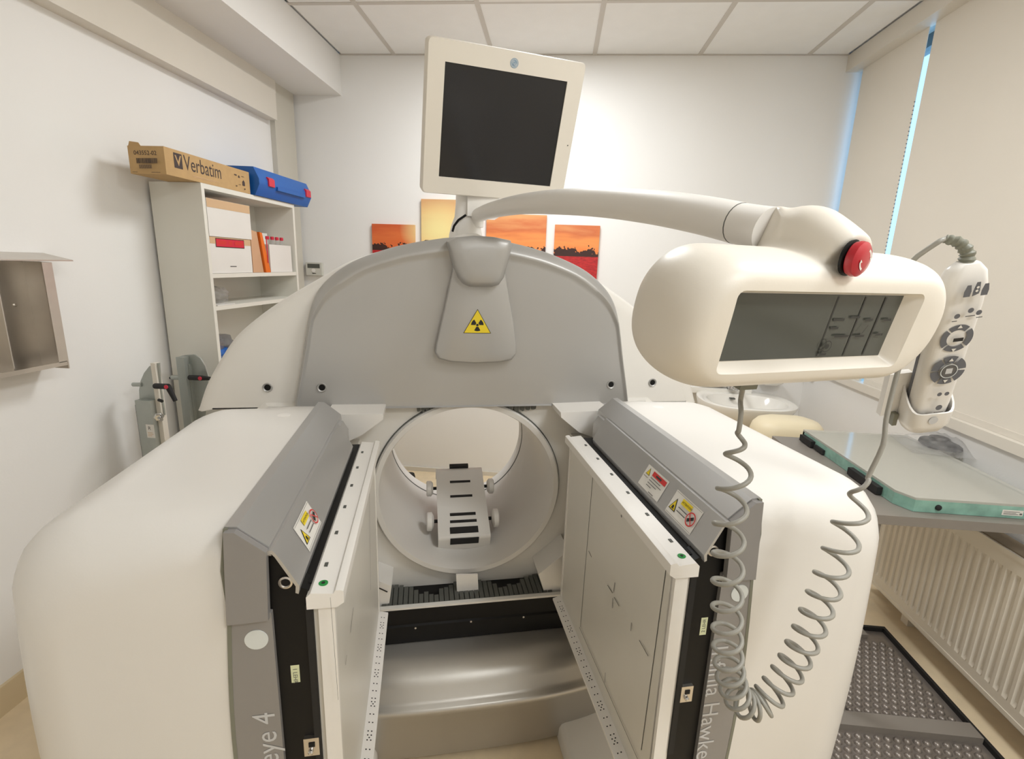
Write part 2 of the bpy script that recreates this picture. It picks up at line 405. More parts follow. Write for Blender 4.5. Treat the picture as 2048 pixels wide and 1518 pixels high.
# bead chain of the blinds by the slit
ch = MB()
for k in range(70): ch.lathe([(.0005, -.003), (.003, -.0015), (.003, .0015), (.0005, .003)], (XR-.004, 2.676, 1.02+.018*k), (0, 0, 1), 6)
tag(ch.build('bead_chain', 'winframe'), 'thin blind bead chain hanging in the blue slit', 'chain')

# ================================================================== bookcase and what stands on it
SX0, SX1, SY0, SY1, SZ = XL+.016, -1.459, 2.012, 2.745, 1.745
t = thing('bookcase', 'tall white laminate bookcase with open shelves against the left wall', 'bookcase', ((SX0+SX1)/2, (SY0+SY1)/2, 0))
MB().box(SX0, SX1, SY0, SY0+.018, 0, SZ, r=.001, seg=1).build('side_panel', 'shelf', t)
MB().box(SX0, SX1, SY1-.018, SY1, 0, SZ, r=.001, seg=1).build('side_panel', 'shelf', t)
MB().box(SX0, SX0+.006, SY0+.018, SY1-.018, .02, SZ-.018).build('back_panel', 'shelf', t, smooth=0)
MB().box(SX0, SX1, SY0+.018, SY1-.018, SZ-.02, SZ, r=.001, seg=1).build('top_board', 'shelf', t)
for z in (1.382, 1.243, .985, .66, .34, .07): MB().box(SX0+.006, SX1-.003, SY0+.018, SY1-.018, z-.018, z, r=.001, seg=1).build('shelf', 'shelf', t)

# long carton on top
t = thing('cardboard_carton', 'long brown cardboard carton printed Verbatim overhanging the bookcase top', 'box', (-1.53, 2.1, SZ))
cx0, cx1, cy0, cy1, cz0, cz1 = -1.603, -1.461, 1.835, 2.352, SZ+.001, SZ+.098
MB().box(cx0, cx1, cy0, cy1, cz0, cz1, r=.0015, seg=1).build('body', 'card', t)
fl = MB(); fl.prism([(cx0+.002, cz1), (cx0+.05, cz1), (cx0+.042, cz1+.012), (cx0+.008, cz1+.016)], cy0+.002, cy0+.005, uz); fl.build('flap', 'card', t)
decal('logo_print', (cx1, cy0, cz0), (0, 1, 0), (0, 0, 1), [
    ('rect', .045, .032, .088, .086, 'cardprint'), ('poly', [(.05, .078), (.057, .078), (.066, .056), (.078, .080), (.084, .080), (.068, .040)], 'card')], t)
decal('side_print', (cx1, cy0, cz0), (0, 1, 0), (0, 0, 1), [
    ('text', 'Verbatim', .096, .034, .078, 'cardprint', .76)], t)
decal('pictograms', (cx1, cy0, cz0), (0, 1, 0), (0, 0, 1), [('rect', .14, .018, .30, .0195, 'tape'), ('rect', .14, .014, .27, .0155, 'tape'),
    ('rect', .405, .066, .422, .071, 'cardprint'), ('poly', [(.46, .03), (.478, .03), (.478, .046), (.469, .055), (.46, .046)], 'cardprint'),
    ('poly', [(.43, .06), (.445, .06), (.437, .072)], 'cardprint'), ('rect', .455, .068, .475, .0695, 'cardprint'), ('rect', .43, .030, .446, .0315, 'cardprint'),
    ('rect', .47, .014, .478, .019, 'cardprint'), ('rect', .41, .02, .418, .024, 'cardprint')], t)
bars = [('text', '043552-02', .022, .066, .021, 'cardprint')]
xx = .03
while xx < .118:
    w_ = random.choice((.001, .0015, .0025)); bars.append(('rect', xx, .036, xx+w_, .054, 'cardprint')); xx += w_+random.choice((.001, .0015))
xx = .045
while xx < .098:
    bars.append(('rect', xx, .017, xx+.0014, .031, 'cardprint')); xx += .0027
bars += [('rect', .02, .003, .04, .0045, 'cardprint'), ('rect', .095, .003, .13, .0045, 'cardprint')]
decal('print_end', (cx0, cy0, cz0), (1, 0, 0), (0, 0, 1), bars, t, lift=.0008)

# blue case
t = thing('plastic_case', 'blue plastic tool case with red clasps lying on the bookcase', 'case', (-1.55, 2.63, SZ))
prof = [(-1.67, SZ+.004), (-1.45, SZ+.001), (-1.425, SZ+.05), (-1.425, SZ+.075), (-1.45, SZ+.128), (-1.66, SZ+.132), (-1.675, SZ+.07)]
MB().prism(prof, 2.372, 2.88, lambda a, b, d: (a, d, b), r=.008, seg=3).build('shell', 'bluecase', t)
MB().prism([(-1.437, SZ+.040), (-1.418, SZ+.042), (-1.418, SZ+.058), (-1.437, SZ+.06)], 2.52, 2.80, lambda a, b, d: (a, d, b), r=.003).build('handle', 'bluecase', t)
for y in (2.445, 2.815):
    MB().prism([(-1.432, SZ+.05), (-1.418, SZ+.052), (-1.418, SZ+.085), (-1.428, SZ+.094), (-1.438, SZ+.09)], y, y+.05, lambda a, b, d: (a, d, b), r=.003).build('clasp', 'redclasp', t)

# cartons on the upper shelf
def carton(y0, y1, z0, z1, x0, x1, label, tape_z):
    t = thing('carton', label, 'box', ((x0+x1)/2, (y0+y1)/2, z0), group='white cartons on the upper shelf')
    MB().box(x0, x1, y0, y1, z0, z1, r=.0015, seg=1).build('body', 'boxwhite', t)
    return t
t = carton(2.048, 2.337, 1.383, 1.537, -1.665, -1.472, 'white carton with a red sticker at the bottom of the stack', 0)
MB().box(-1.4725, -1.4712, 2.049, 2.336, 1.508, 1.5365).build('tape', 'tape', t, smooth=0)
decal('sticker', (-1.4712, 2.085, 1.494), (0, 1, 0), (0, 0, 1), [('rect', 0, 0, .20, .038, 'ink'), ('rect', .003, .003, .197, .035, 'redclasp'), ('rect', .012, .012, .07, .028, 'signred'), ('rect', .085, .012, .112, .028, 'signred'), ('rect', .128, .012, .188, .028, 'signred')], t)
decal('stamp', (-1.472, 2.17, 1.41), (0, 1, 0), (0, 0, 1), [('rect', 0, 0, .045, .004, 'inkgrey')], t)
t = carton(2.046, 2.345, 1.538, 1.692, -1.66, -1.468, 'plain white carton with a tan top band, upper of the stack', 0)
MB().box(-1.4685, -1.4672, 2.047, 2.344, 1.656, 1.6915).build('tape', 'tape', t, smooth=0)
t = thing('file_box', 'tan cardboard file box leaning beside the white cartons', 'file box', (-1.56, 2.40, 1.383))
MB().prism([(2.352, 1.383), (2.44, 1.383), (2.405, 1.578), (2.352, 1.585)], -1.655, -1.478, lambda a, b, d: (d, a, b), r=.0015, seg=1).build('body', 'folder', t)
o = MB().prism([(2.445, 1.383), (2.487, 1.383), (2.433, 1.575), (2.412, 1.578)], -1.65, -1.468, lambda a, b, d: (d, a, b), r=.001, seg=1).build('folder', 'orange')
tag(o, 'orange card folder leaning between the file box and white carton', 'folder')
o = MB().box(-1.467, -1.4655, 2.462, 2.468, 1.43, 1.56, xf=None).build('folder_strip', 'redclasp', o, smooth=0)
t = carton(2.50, 2.712, 1.383, 1.523, -1.655, -1.475, 'low white carton under the red-capped vials', 0)
MB().box(-1.66, -1.60, 2.40+.1, 2.70, 1.5235, 1.585, r=.002).build('foam_rack', 'white', t)
for k in range(4):
    v = thing('vial', ('first', 'second', 'third', 'last')[k] + ' red-capped vial from the orange folder on the white carton', 'vial', (-1.50, 2.53+.045*k, 1.5235), group='red-capped vials')
    MB().lathe([(.008, 0), (.0085, .002), (.0085, .02), (.006, .025)], (-1.50, 2.53+.045*k, 1.524), (0, 0, 1), 12).build('glass', 'bag', v)
    MB().lathe([(.009, .024), (.0095, .026), (.0095, .038), (.008, .04)], (-1.50, 2.53+.045*k, 1.524), (0, 0, 1), 12).build('cap', 'redclasp', v)

def crumple(cx, cy, cz, rx, ry, rz, seed, k=.35, n=3):
    mb = MB(); r = bmesh.ops.create_icosphere(mb.bm, subdivisions=n, radius=1)
    for v in mb.bm.verts:
        d = 1 + k*noise.noise(v.co*2.3 + Vector((seed, 0, 0))) + k*.5*noise.noise(v.co*6 + Vector((0, seed, 0)))
        v.co = Vector((cx + v.co.x*rx*d, cy + v.co.y*ry*d, max(cz, cz + rz*.8 + v.co.z*rz*d)))
    return mb
tag(crumple(-1.565, 2.15, 1.2435, .065, .08, .045, 3.1).build('plastic_bag', 'bag', smooth=20), 'crumpled clear plastic bag on the middle shelf', 'bag')
tag(MB().box(-1.52, -1.465, 2.05, 2.17, 1.2435, 1.247).build('paper_slip', 'boxwhite', smooth=0), 'white paper slip under the crumpled clear bag', 'paper')
t = thing('foil_bag', 'smoky plastic bag of dark parts on the lower shelf', 'bag', (-1.56, 2.12, .9855))
crumple(-1.57, 2.165, .9855, .07, .09, .065, 9.4, .3).build('bag_film', 'smoke', t, smooth=15)
crumple(-1.55, 2.12, .988, .05, .06, .04, 1.7, .5, 2).build('contents', 'bluecase', t, smooth=15)

# thermostat
t = thing('thermostat', 'small grey wall thermostat with a dark display beside the bookcase', 'thermostat', (-1.60, YB-.02, 1.355))
MB().box(-1.652, -1.545, YB-.028, YB-.001, 1.352, 1.434, r=.006).build('body', 'thermo', t)
MB().box(-1.64, -1.557, YB-.0295, YB-.027, 1.398, 1.425).build('display', 'lcd', t, smooth=0)
MB().lathe([(.013, 0), (.013, .003)], (-1.60, YB-.028, 1.383), (0, -1, 0), 16).build('dial', 'white', t)
MB().box(-1.61, -1.585, YB-.0295, YB-.027, 1.362, 1.366).build('slot', 'ink', t, smooth=0)

# canvases
for x0, x1, z0, z1, lb in ((-1.198, -.917, 1.28, 1.690, 'leftmost sunset canvas with dark red clouds'), (-.873, -.502, 1.10, 1.848, 'tallest sunset canvas with the pale yellow sun'),
                           (-.455, -.077, 1.12, 1.770, 'sunset canvas of orange sky behind the monitor arm'), (-.024, .255, 1.28, 1.716, 'rightmost sunset canvas with trees and a red field')):
    tag(MB().box(x0, x1, YB-.022, YB-.001, z0, z1, r=.005, seg=2).build('canvas_print', 'sunset'), lb, 'canvas print', 'sunset canvases on the back wall')

# steel holder on the left wall
t = thing('steel_holder', 'open stainless steel holder with a sloping hood on the left wall', 'wall holder', (XL+.05, 1.3, 1.06))
MB().box(XL+.001, XL+.004, .98, 1.475, 1.075, 1.42).build('back_plate', 'steel', t, smooth=0)
MB().prism([(XL+.001, 1.448), (XL+.105, 1.428), (XL+.105, 1.424), (XL+.001, 1.443)], .95, 1.545, lambda a, b, d: (a, d, b)).build('hood', 'steel', t, smooth=0)
MB().box(XL+.002, XL+.10, 1.473, 1.477, 1.076, 1.42).box(XL+.0965, XL+.10, 1.445, 1.473, 1.10, 1.42).build('side_plate', 'steel', t, smooth=0)
MB().prism([(XL+.002, 1.075), (XL+.10, 1.088), (XL+.10, 1.102), (XL+.097, 1.102), (XL+.097, 1.092), (XL+.002, 1.079)], .98, 1.4725, lambda a, b, d: (a, d, b)).build('tray', 'steel', t, smooth=0)
MB().box(XL+.004, XL+.085, 1.32, 1.323, 1.09, 1.415).build('divider', 'steel', t, smooth=0)
for y, z in ((1.38, 1.29), (1.425, 1.285), (1.25, 1.16)): MB().lathe([(.006, 0), (.006, .002), (.003, .004)], (XL+.004, y, z), (1, 0, 0), 12).build('rivet', 'steel', t)

# ================================================================== the gantry
UC, ZB = .1335, .775                     # bore axis (u, z)
g = thing('gantry', 'white and silver scanner gantry with a round bore and arched silver front', 'scanner gantry', GM @ Vector((UC, 1.7, 0)), GT)
def ray_out(poly, c, a):
    d = Vector((math.cos(a), math.sin(a))); best = 0
    for i in range(len(poly)):
        p = Vector(poly[i]) - c; q = Vector(poly[(i+1) % len(poly)]) - c; e = q-p
        den = d.x*e.y - d.y*e.x
        if abs(den) < 1e-9: continue
        t = (p.x*e.y - p.y*e.x)/den; s = (p.x*d.y - p.y*d.x)/den
        if t > 0 and -1e-6 <= s <= 1+1e-6: best = max(best, t)
    return best
def arch_sym(pts):                        # left half outline (u, z) from bottom to top, mirrored about the bore axis
    return pts + [(2*UC-u, z) for u, z in pts[::-1]]
def smooth2(pts, n=6): return [(p.x, p.y) for p in spline([Vector((a, b, 0)) for a, b in pts], n)]
# lower chassis with the bore through it
cb = Vector((UC, ZB)); N = 96
ch_poly = [(UC-.66, .02), (UC+.66, .02), (UC+.66, 1.0), (UC+.58, 1.062), (UC-.58, 1.062), (UC-.66, 1.0)]
angs = sorted([2*PI*k/N for k in range(N)] + [math.atan2(p[1]-ZB, p[0]-UC) % (2*PI) for p in ch_poly])
def ring_at(fn): return [fn(a) for a in angs]
outer = [ray_out(ch_poly, cb, a) for a in angs]
def pt(r, a, v): return (UC + r*math.cos(a), v, ZB + r*math.sin(a))
mb = MB()
mb.loft([[pt(.283, a, 1.96) for a in angs], [pt(o_-.02, a, 1.96) for a, o_ in zip(angs, outer)], [pt(o_, a, 1.93) for a, o_ in zip(angs, outer)], [pt(o_, a, 1.44) for a, o_ in zip(angs, outer)],
         [pt(o_-.02, a, 1.42) for a, o_ in zip(angs, outer)], [pt(.283, a, 1.42) for a in angs], [pt(.283, a, 1.96) for a in angs]], False, False)
bmesh.ops.remove_doubles(mb.bm, verts=mb.bm.verts, dist=1e-5)
mb.build('chassis', 'gantrywhite', g, GM)
# bore liner and front lip
MB().lathe([(.283, 0), (.2885, -.012), (.284, -.018), (.270, -.016), (.266, .0), (.266, .55), (.281, .55)], (UC, 1.42, ZB), (0, 1, 0), 96, cap=False).build('bore_liner', 'bore', g, GM)
MB().lathe([(.2895, -.003), (.292, -.0015), (.292, .004), (.289, .004)], (UC, 1.418, ZB), (0, 1, 0), 96, cap=False).build('seam_ring', 'fold', g, GM)
MB().lathe([(.2655, 0), (.2645, .002), (.2645, .006), (.2655, .008)], (UC, 1.90, ZB), (0, 1, 0), 96, cap=False).build('inner_seam', 'fold', g, GM)
# upper white housing behind the silver arch
VL = 1.46
lpts = [GV(395, 822, VL), GV(412, 770, VL), GV(437, 722, VL), GV(470, 674, VL), GV(518, 632, VL), GV(570, 596, VL), GV(628, 562, VL), GV(700, 522, VL), GV(780, 497, VL), GV(880, 480, VL), (UC-.02, 1.545)]
half = [(lpts[0][0], 1.036)] + smooth2(lpts, 5)
hous = arch_sym(half)
c_h = Vector((UC, 1.2))
def arch_rings(poly, spec, c):            # spec: list of (shrink, v)
    cent = c; R = []
    for s, v in spec:
        ring = []
        for i, (a, b) in enumerate(poly):
            d = Vector((a, b)) - cent; L = d.length; d = d*((L-s)/L)
            ring.append((cent.x+d.x, v, max(b if s == 0 else 1.036 + min(s, .0), cent.y+d.y) if b < 1.04 else cent.y+d.y))
        R.append(ring)
    return R
mb = MB(); mb.loft(arch_rings(hous, [(.05, 1.435), (.02, 1.44), (.006, 1.452), (0, 1.475), (0, 1.90), (.03, 1.95)], c_h)); 
mb.build('upper_housing', 'gantrywhite', g, GM, smooth=40)
# silver arched front panel
VP = 1.40
sl = [GV(585, 816, VP), GV(592, 770, VP), GV(600, 722, VP), GV(608, 668, VP), GV(615, 628, VP), GV(626, 594, VP), GV(645, 566, VP), GV(675, 540, VP), GV(714, 518, VP), GV(777, 496, VP), GV(830, 484, VP), GV(890, 475, VP)]
uM = UC + .004
half = smooth2(sl, 4) + [(uM, GV(950, 471, VP)[1])]
half[0] = (half[0][0], 1.047)
pan = half + [(2*uM-u, z) for u, z in half[-2::-1]]
cp_ = Vector((uM, 1.20))
def pring(s_top, s_side, v):
    R = []
    for a, b in pan:
        d = Vector((a-cp_.x, b-cp_.y)); k = max(0, min(1, (b-1.30)/.12)); L = d.length
        s = s_side*(1-k) + s_top*k
        p = d*((L-s)/L); R.append((cp_.x+p.x, v, max(1.047+min(s_side, .004), cp_.y+p.y)))
    return R
mb = MB(); mb.loft([pring(0, 0, 1.47), pring(0, 0, 1.425), pring(.004, .002, 1.415), pring(.014, .006, 1.402), pring(.026, .010, 1.392), pring(.032, .013, 1.389), pring(.038, .016, 1.391), pring(.046, .018, 1.396), pring(.056, .022, 1.398)], False, True)
mb.build('front_panel', 'silver', g, GM, smooth=50)
# badge plate, badge cap
VB = 1.375
bd = [GV(872, 690, VB), GV(870, 706, VB), GV(877, 718, VB), GV(900, 724, VB), GV(950, 727, VB), GV(1000, 725, VB), GV(1024, 720, VB), GV(1033, 708, VB), GV(1033, 690, VB), GV(1027, 640, VB), GV(1015, 570, VB), GV(1008, 520, VB), GV(1005, 500, VB), GV(908, 500, VB), GV(905, 540, VB), GV(890, 610, VB)]
cbd = Vector((sum(p[0] for p in bd)/len(bd), sum(p[1] for p in bd)/len(bd)))
def shr(poly, k, v, c): return [(c.x+(a-c.x)*k, v, c.y+(b-c.y)*k) for a, b in poly]
mb = MB(); mb.loft([shr(bd, 1, 1.40, cbd), shr(bd, 1, 1.380, cbd), shr(bd, .985, 1.373, cbd), shr(bd, .95, 1.371, cbd)], False, True)
badge = mb.build('badge_plate', 'silver', g, GM, smooth=60)
VK = 1.345
kp = [GV(927, 568, VK), GV(940, 574, VK), GV(985, 575, VK), GV(1000, 570, VK), GV(1010, 556, VK), GV(1020, 520, VK), GV(1027, 490, VK), GV(1024, 480, VK), GV(990, 473, VK), GV(950, 470, VK), GV(912, 474, VK), GV(894, 482, VK), GV(899, 502, VK), GV(908, 535, VK), GV(917, 556, VK)]
ck = Vector((sum(p[0] for p in kp)/len(kp), sum(p[1] for p in kp)/len(kp)))
mb = MB(); mb.loft([[(a, 1.43 if b > ck.y else 1.375, b) for a, b in kp], shr(kp, 1.0, 1.37, ck), shr(kp, .97, 1.352, ck), shr(kp, .90, 1.343, ck), shr(kp, .78, 1.338, ck), shr(kp, .5, 1.334, ck)], False, True)
mb.build('badge_cap', 'silver', g, GM, smooth=60)
decal('scratch', GVp(933, 508, 1.338), (1, 0, 0), (0, 0, 1), [('line', 0, 0, .006, .009, .002, 'fold')], g, GM, lift=.004)
# radiation sign
T0, T1, T2 = GVp(926.5, 666.5, 1.3705), GVp(982, 666.5, 1.3705), GVp(954.5, 618, 1.3705)
w_ = T1.x-T0.x; h_ = T2.z-(T0.z+T1.z)/2; items = [('poly', [(0, 0), (w_, 0), (w_/2, h_)], 'ink'), ('poly', [(w_*.03, h_*.02), (w_*.97, h_*.02), (w_/2, h_*.96)], 'yellow')]
cxs, cys, rr = w_/2, h_*.345, w_*.225
for k in range(3):
    a0 = math.radians(-90 + 120*k); items.append(('poly', [(cxs + q*math.cos(a0+b), cys + q*math.sin(a0+b)) for q, bs in ((rr*.3, [-.52, 0, .52]), (rr, [.52, .3, 0, -.3, -.52])) for b in bs], 'ink'))
items.append(('disc', cxs, cys, rr*.2, 'ink'))
decal('radiation_sign', (T0.x, 1.3705, (T0.z+T1.z)/2), (1, 0, 0), (0, 0, 1), items, g, GM)
# screw recesses
for px, py, v in ((644, 775, 1.397), (1222, 769, 1.397), (535, 775, 1.434), (1305, 765, 1.434)):
    u, z = GV(px, py, v)
    s_ = MB().lathe([(.0125, .002), (.0135, -.001), (.012, -.003), (.009, -.001), (.008, .002)], (u, v, z), (0, 1, 0), 20, cap=False).build('screw_recess', 'silver', g, GM)
    MB().lathe([(.0085, 0), (.0085, .001)], (u, v-.0005, z), (0, 1, 0), 16).build('screw', 'black', s_, GM)
# small scalloped edges under the arch
for p0, p1 in ((833, 893), (992, 1072)):
    mb = MB(); u0 = GV(p0, 816, 1.415)[0]; u1 = GV(p1, 812, 1.415)[0]; n = 7
    for k in range(n):
        a = u0+(u1-u0)*k/n; b = u0+(u1-u0)*(k+1)/n
        mb.prism([(a, 1.05), (b, 1.05), (b-.002, 1.030+.006*abs(k-3)/3), (a*.4+b*.6, 1.026+.008*abs(k-3)/3), (a+.002, 1.034)], 1.408, 1.412, uz)
    mb.build('scallop_trim', 'fold', g, GM, smooth=0)
# bellows below the ring, tab, rail, base cover
uL, uR = UC-.262, UC+.262
MB().box(uL, uR, 1.32, 1.43, .425, .446).build('bellows_shade', 'black', g, GM, smooth=0)  # black sheet standing in for the shade behind the folds
nf = 34
for k in range(nf):
    a = uL + (uR-uL)*k/nf; w = (uR-uL)/nf; m_ = k/(nf-1)
    back = 1.415 - .062*math.exp(-((m_-.27)/.12)**2)*(1+.2*math.sin(k*2.1)) - .055*math.exp(-((m_-.74)/.12)**2)*(1+.2*math.sin(k*1.7))  # folds end short, along the scalloped edge of that painted shade
    MB().box(a+.0012, a+w-.0012, 1.318, back, .446, .462, r=.0035, seg=2).build('bellows_fold', 'fold', g, GM)
tb = [GV(912, 1148, 1.36), GV(914, 1185, 1.36), GV(921, 1194, 1.36), GV(949, 1193, 1.36), GV(957, 1185, 1.36), GV(955, 1147, 1.36)]
MB().prism(tb, 1.355, 1.361, uz, r=.0008, seg=1).build('tab', 'white', g, GM)
MB().box(.128, .131, 1.357, 1.36, GV(936, 1213, 1.36)[1], GV(936, 1192, 1.36)[1]).build('tab_pin', 'white', g, GM, smooth=0)
MB().box(UC-.31, UC+.31, 1.303, 1.318, .4525, .459, r=.002, seg=1).build('rail_edge', 'gantrywhite', g, GM)
rl = MB(); rl.prism([(1.37, .340), (1.300, .340), (1.300, .395), (1.306, .399), (1.306, .452), (1.37, .452)], UC-.33, UC+.33, lambda a, b, d: (d, a, b), r=.002, seg=1)
rail = rl.build('rail', 'black', g, GM)
for px, py in ((831, 1256), (942, 1243), (1047, 1234)):
    u, z = GV(px, py, 1.300); MB().lathe([(.003, 0), (.003, .0015), (.001, .002)], (u, 1.300, z), (0, -1, 0), 10).build('rail_screw', 'steel', rail, GM)
prof = [(1.36, .338), (1.305, .338), (1.25, .333), (1.215, .325), (1.19, .31), (1.175, .290), (1.160, .264), (1.152, .256), (1.142, .2525), (1.137, .247), (1.136, .239), (1.142, .226), (1.162, .19), (1.19, .10), (1.205, .015), (1.5, .012)]
rings = []
for v, z in prof:
    R = []; d = 1.5 - v
    for k in range(49):
        t_ = -1 + 2*k/48; a = t_*PI/2
        R.append((UC + .50*math.copysign(abs(math.sin(a))**.75, a), 1.5 - d*max(.0, abs(math.cos(a)))**.28, z))
    rings.append(R)
mb = MB(); mb.loft(rings, False, False, closed=False); mb.build('base_cover', 'satin', g, GM, smooth=60)
# outrigger foot right of the base cover
mb = MB(); fo = rrect(.09, .26, .085, 8, .50, 1.16)
mb.loft([[(a, b, 0.002) for a, b in fo], [(a, b, .05) for a, b in fo], [(.50+(a-.50)*.93, 1.16+(b-1.16)*.97, .066) for a, b in fo], [(.50+(a-.50)*.8, 1.16+(b-1.16)*.9, .07) for a, b in fo]])
mb.build('foot', 'gantrywhite', g, GM, smooth=50)
mb = MB(); fo = rrect(.09, .26, .085, 8, 2*UC-.50, 1.16)
mb.loft([[(a, b, 0.002) for a, b in fo], [(a, b, .05) for a, b in fo], [(2*UC-.50+(a-2*UC+.50)*.93, 1.16+(b-1.16)*.97, .066) for a, b in fo], [(2*UC-.50+(a-2*UC+.50)*.8, 1.16+(b-1.16)*.9, .07) for a, b in fo]])
mb.build('foot', 'gantrywhite', g, GM, smooth=50)
# post carrying monitor and arm
VPO = 1.60
pu = GV(945, 440, VPO)[0]
ps = MB(); ps.loft([[(pu-.02+.052*math.cos(2*PI*k/20)*s, VPO+.05*math.sin(2*PI*k/20)*s, z) for k in range(20)] for s, z in ((1.05, 1.50), (1.0, 1.545), (.86, 1.575), (.68, 1.60), (.62, 1.64), (.60, 1.70))])
ps.build('post', 'white', g, GM, smooth=50)
MB().tube([GVp(932, 430, VPO-.05), GVp(917, 440, VPO-.05), GVp(908, 452, VPO-.045), GVp(905, 463, VPO-.04)], .0035, 8).build('post_slit', 'black', g, GM)
MB().box(pu-.02, pu+.075, VPO-.045, VPO+.045, 1.60, 1.66, r=.012, seg=3).build('swivel_block', 'white', g, GM)

# ================================================================== detector heads and collimators
def head(s, label, light):
    U = lambda a: UC + s*(.26 + a)
    A = lambda a, z, v: (U(a), v, z)
    t = thing('detector_head', label, 'detector head', GM @ Vector((U(.2), .95, .46)), GT, 'detector heads')
    # shell
    def sect(ins, v):
        top, out, bot, inn = 1.112-ins, .430-ins*1.0, .38+ins, .128
        R = max(.02, .105-ins*.3); P = [(inn, top-.004)]
        P[0] = (inn, top-.004+ins*.55)
        for k in range(1, 4): P.append((inn+(out-R-inn)*k/3, top+ins*.55*(1-k/3)))
        for k in range(1, 9): a = PI/2*(1-k/8); P.append((out-R+R*math.cos(a), top-R+R*math.sin(a)))
        for k in range(1, 8): q = k/8; P.append((out+.012*math.sin(PI*q)*(1-ins/.07 if ins < .07 else 0), top-R+(bot+R-top+R)*q))
        for k in range(0, 9): a = -PI/2*k/8; P.append((out-R+R*math.cos(a), bot+R+R*math.sin(a)))
        P.append((inn, bot)); P += [(inn, bot+(top-.004+ins*.55-bot)*k/6) for k in range(1, 6)]
        return [A(a, z, v) for a, z in P]
    spec = []
    for k in range(7): f = PI/2*k/6; spec.append((.085*(1-math.sin(f)), .640+.085*(1-math.cos(f))))
    spec += [(0, .80), (0, 1.0), (0, 1.17)]
    for k in range(1, 7): f = PI/2*k/6; spec.append((.13*(1-math.cos(f)), 1.17+.16*math.sin(f)))
    mb = MB(); mb.loft([sect(i, v) for i, v in spec]); mb.build('shell', 'shell', t, GM, smooth=50)
    # core block behind the covers
    MB().box(min(U(.034), U(.133)), max(U(.034), U(.133)), .66, 1.22, .47, 1.008).build('core', 'black', t, GM, smooth=0)
    # two sloping top covers
    ax = lambda a, b, d: A(a, b, d)
    MB().prism([(.0785, 1.066), (.0805, 1.080), (.118, 1.112), (.133, 1.113), (.133, 1.108), (.120, 1.108), (.0845, 1.078), (.083, 1.066)], .6415, 1.245, ax, r=.0018, seg=2).build('upper_cover', 'silver2', t, GM)
    MB().prism([(.046, 1.008), (.044, 1.020), (.069, 1.068), (.075, 1.077), (.082, 1.077), (.086, 1.072), (.082, 1.070), (.077, 1.072), (.073, 1.067), (.049, 1.020), (.050, 1.010)], .636, 1.175, ax, r=.0018, seg=2).build('lower_cover', 'silver2', t, GM)
    MB().prism([(.060, 1.0), (.060, 1.048), (.072, 1.070), (.088, 1.074), (.088, 1.0)], 1.175, 1.222, ax, r=.003, seg=2).build('cover_step', 'silver2', t, GM)
    # end cap and grey band with lettering
    MB().prism([(.086, .974), (.082, 1.066), (.0815, 1.078), (.118, 1.1095), (.131, 1.110), (.139, .972)], .630, .641, ax, r=.004, seg=2).build('end_cap', 'band', t, GM)
    bp = [(.084, .98)] + [(.136+.013*math.sin(PI*k/10), .99-.53*k/10) for k in range(11)] + [(.084, .46)]
    MB().prism(bp, .638, .67, ax, r=.002, seg=1).build('front_band', 'band', t, GM)
    gk = [(.136+.013*math.sin(PI*k/10), .99-.53*k/10) for k in range(11)]; gk = [(.130, 1.112), (.1385, 1.05)] + gk
    MB().prism([(a-.002, z) for a, z in gk] + [(a+.0035, z) for a, z in gk[::-1]], .6375, .66, ax).build('gasket', 'boot', t, GM)
    # black end plate
    MB().prism([(.022, .46), (.022, 1.000), (.048, 1.012), (.076, 1.066), (.088, 1.070), (.118, 1.10), (.13, 1.10), (.13, .46)], .646, .68, ax, r=.002, seg=1).build('end_plate', 'black', t, GM)
    MB().prism([(.030, .62), (.030, .985), (.040, .985), (.040, .62)], .641, .65, ax, r=.002, seg=1).build('guide_strip', 'rubber', t, GM)
    bz = 1.022; b_ = MB().lathe([(.0095, 0), (.0095, .003), (.007, .004), (.0055, .002)], A(.064, bz, .646), (0, -1, 0), 20, cap=False).build('bolt', 'steel', t, GM)
    MB().lathe([(.0056, 0), (.0056, .001)], A(.064, bz, .6445), (0, -1, 0), 12).build('bolt_socket', 'black', b_, GM)
    # nameplate and latch on the black plate
    py = (1347, 1240)[s > 0]; pc = GV((591, 1407)[s > 0], (1347, 1252)[s > 0], .646)
    ex, ey = ((0, 0, -1), (1, 0, 0)) if s < 0 else ((0, 0, 1), (-1, 0, 0))
    L_ = .030 if s < 0 else .034
    items = [('rect', -L_/2, -.006, L_/2, .006, 'namepl'), ('text', ('1 LEHR', '2 LEHR')[s > 0], -L_/2+.005, -.003, .0085, 'inkgrey')]
    decal('nameplate', (pc[0], .646, pc[1]), ex, ey, items, t, GM)
    pl = GV((625, 1370)[s > 0], (1487, 1383)[s > 0], .646)
    lt = MB().box(pl[0]-.011, pl[0]+.011, .640, .648, pl[1]-.016, pl[1]+.016, r=.002, seg=1).build('latch', 'steel', t, GM)
    MB().box(pl[0]-.004, pl[0]+.005, .639, .641, pl[1]+.001, pl[1]+.009).build('latch_hole', 'black', lt, GM, smooth=0)
    MB().lathe([(.004, 0), (.004, .004), (.002, .006)], (pl[0]-.001, .640, pl[1]-.006), (0, -1, 0), 12).build('latch_pin', 'chrome', lt, GM)
    # pale dot
    pd = GV((513, 1479)[s > 0], (1279, 1186)[s > 0], .638)
    MB().lathe([(.0155, 0), (.0155, .001)], (pd[0], .638, pd[1]), (0, -1, 0), 28).build('dot', 'dot', t, GM)
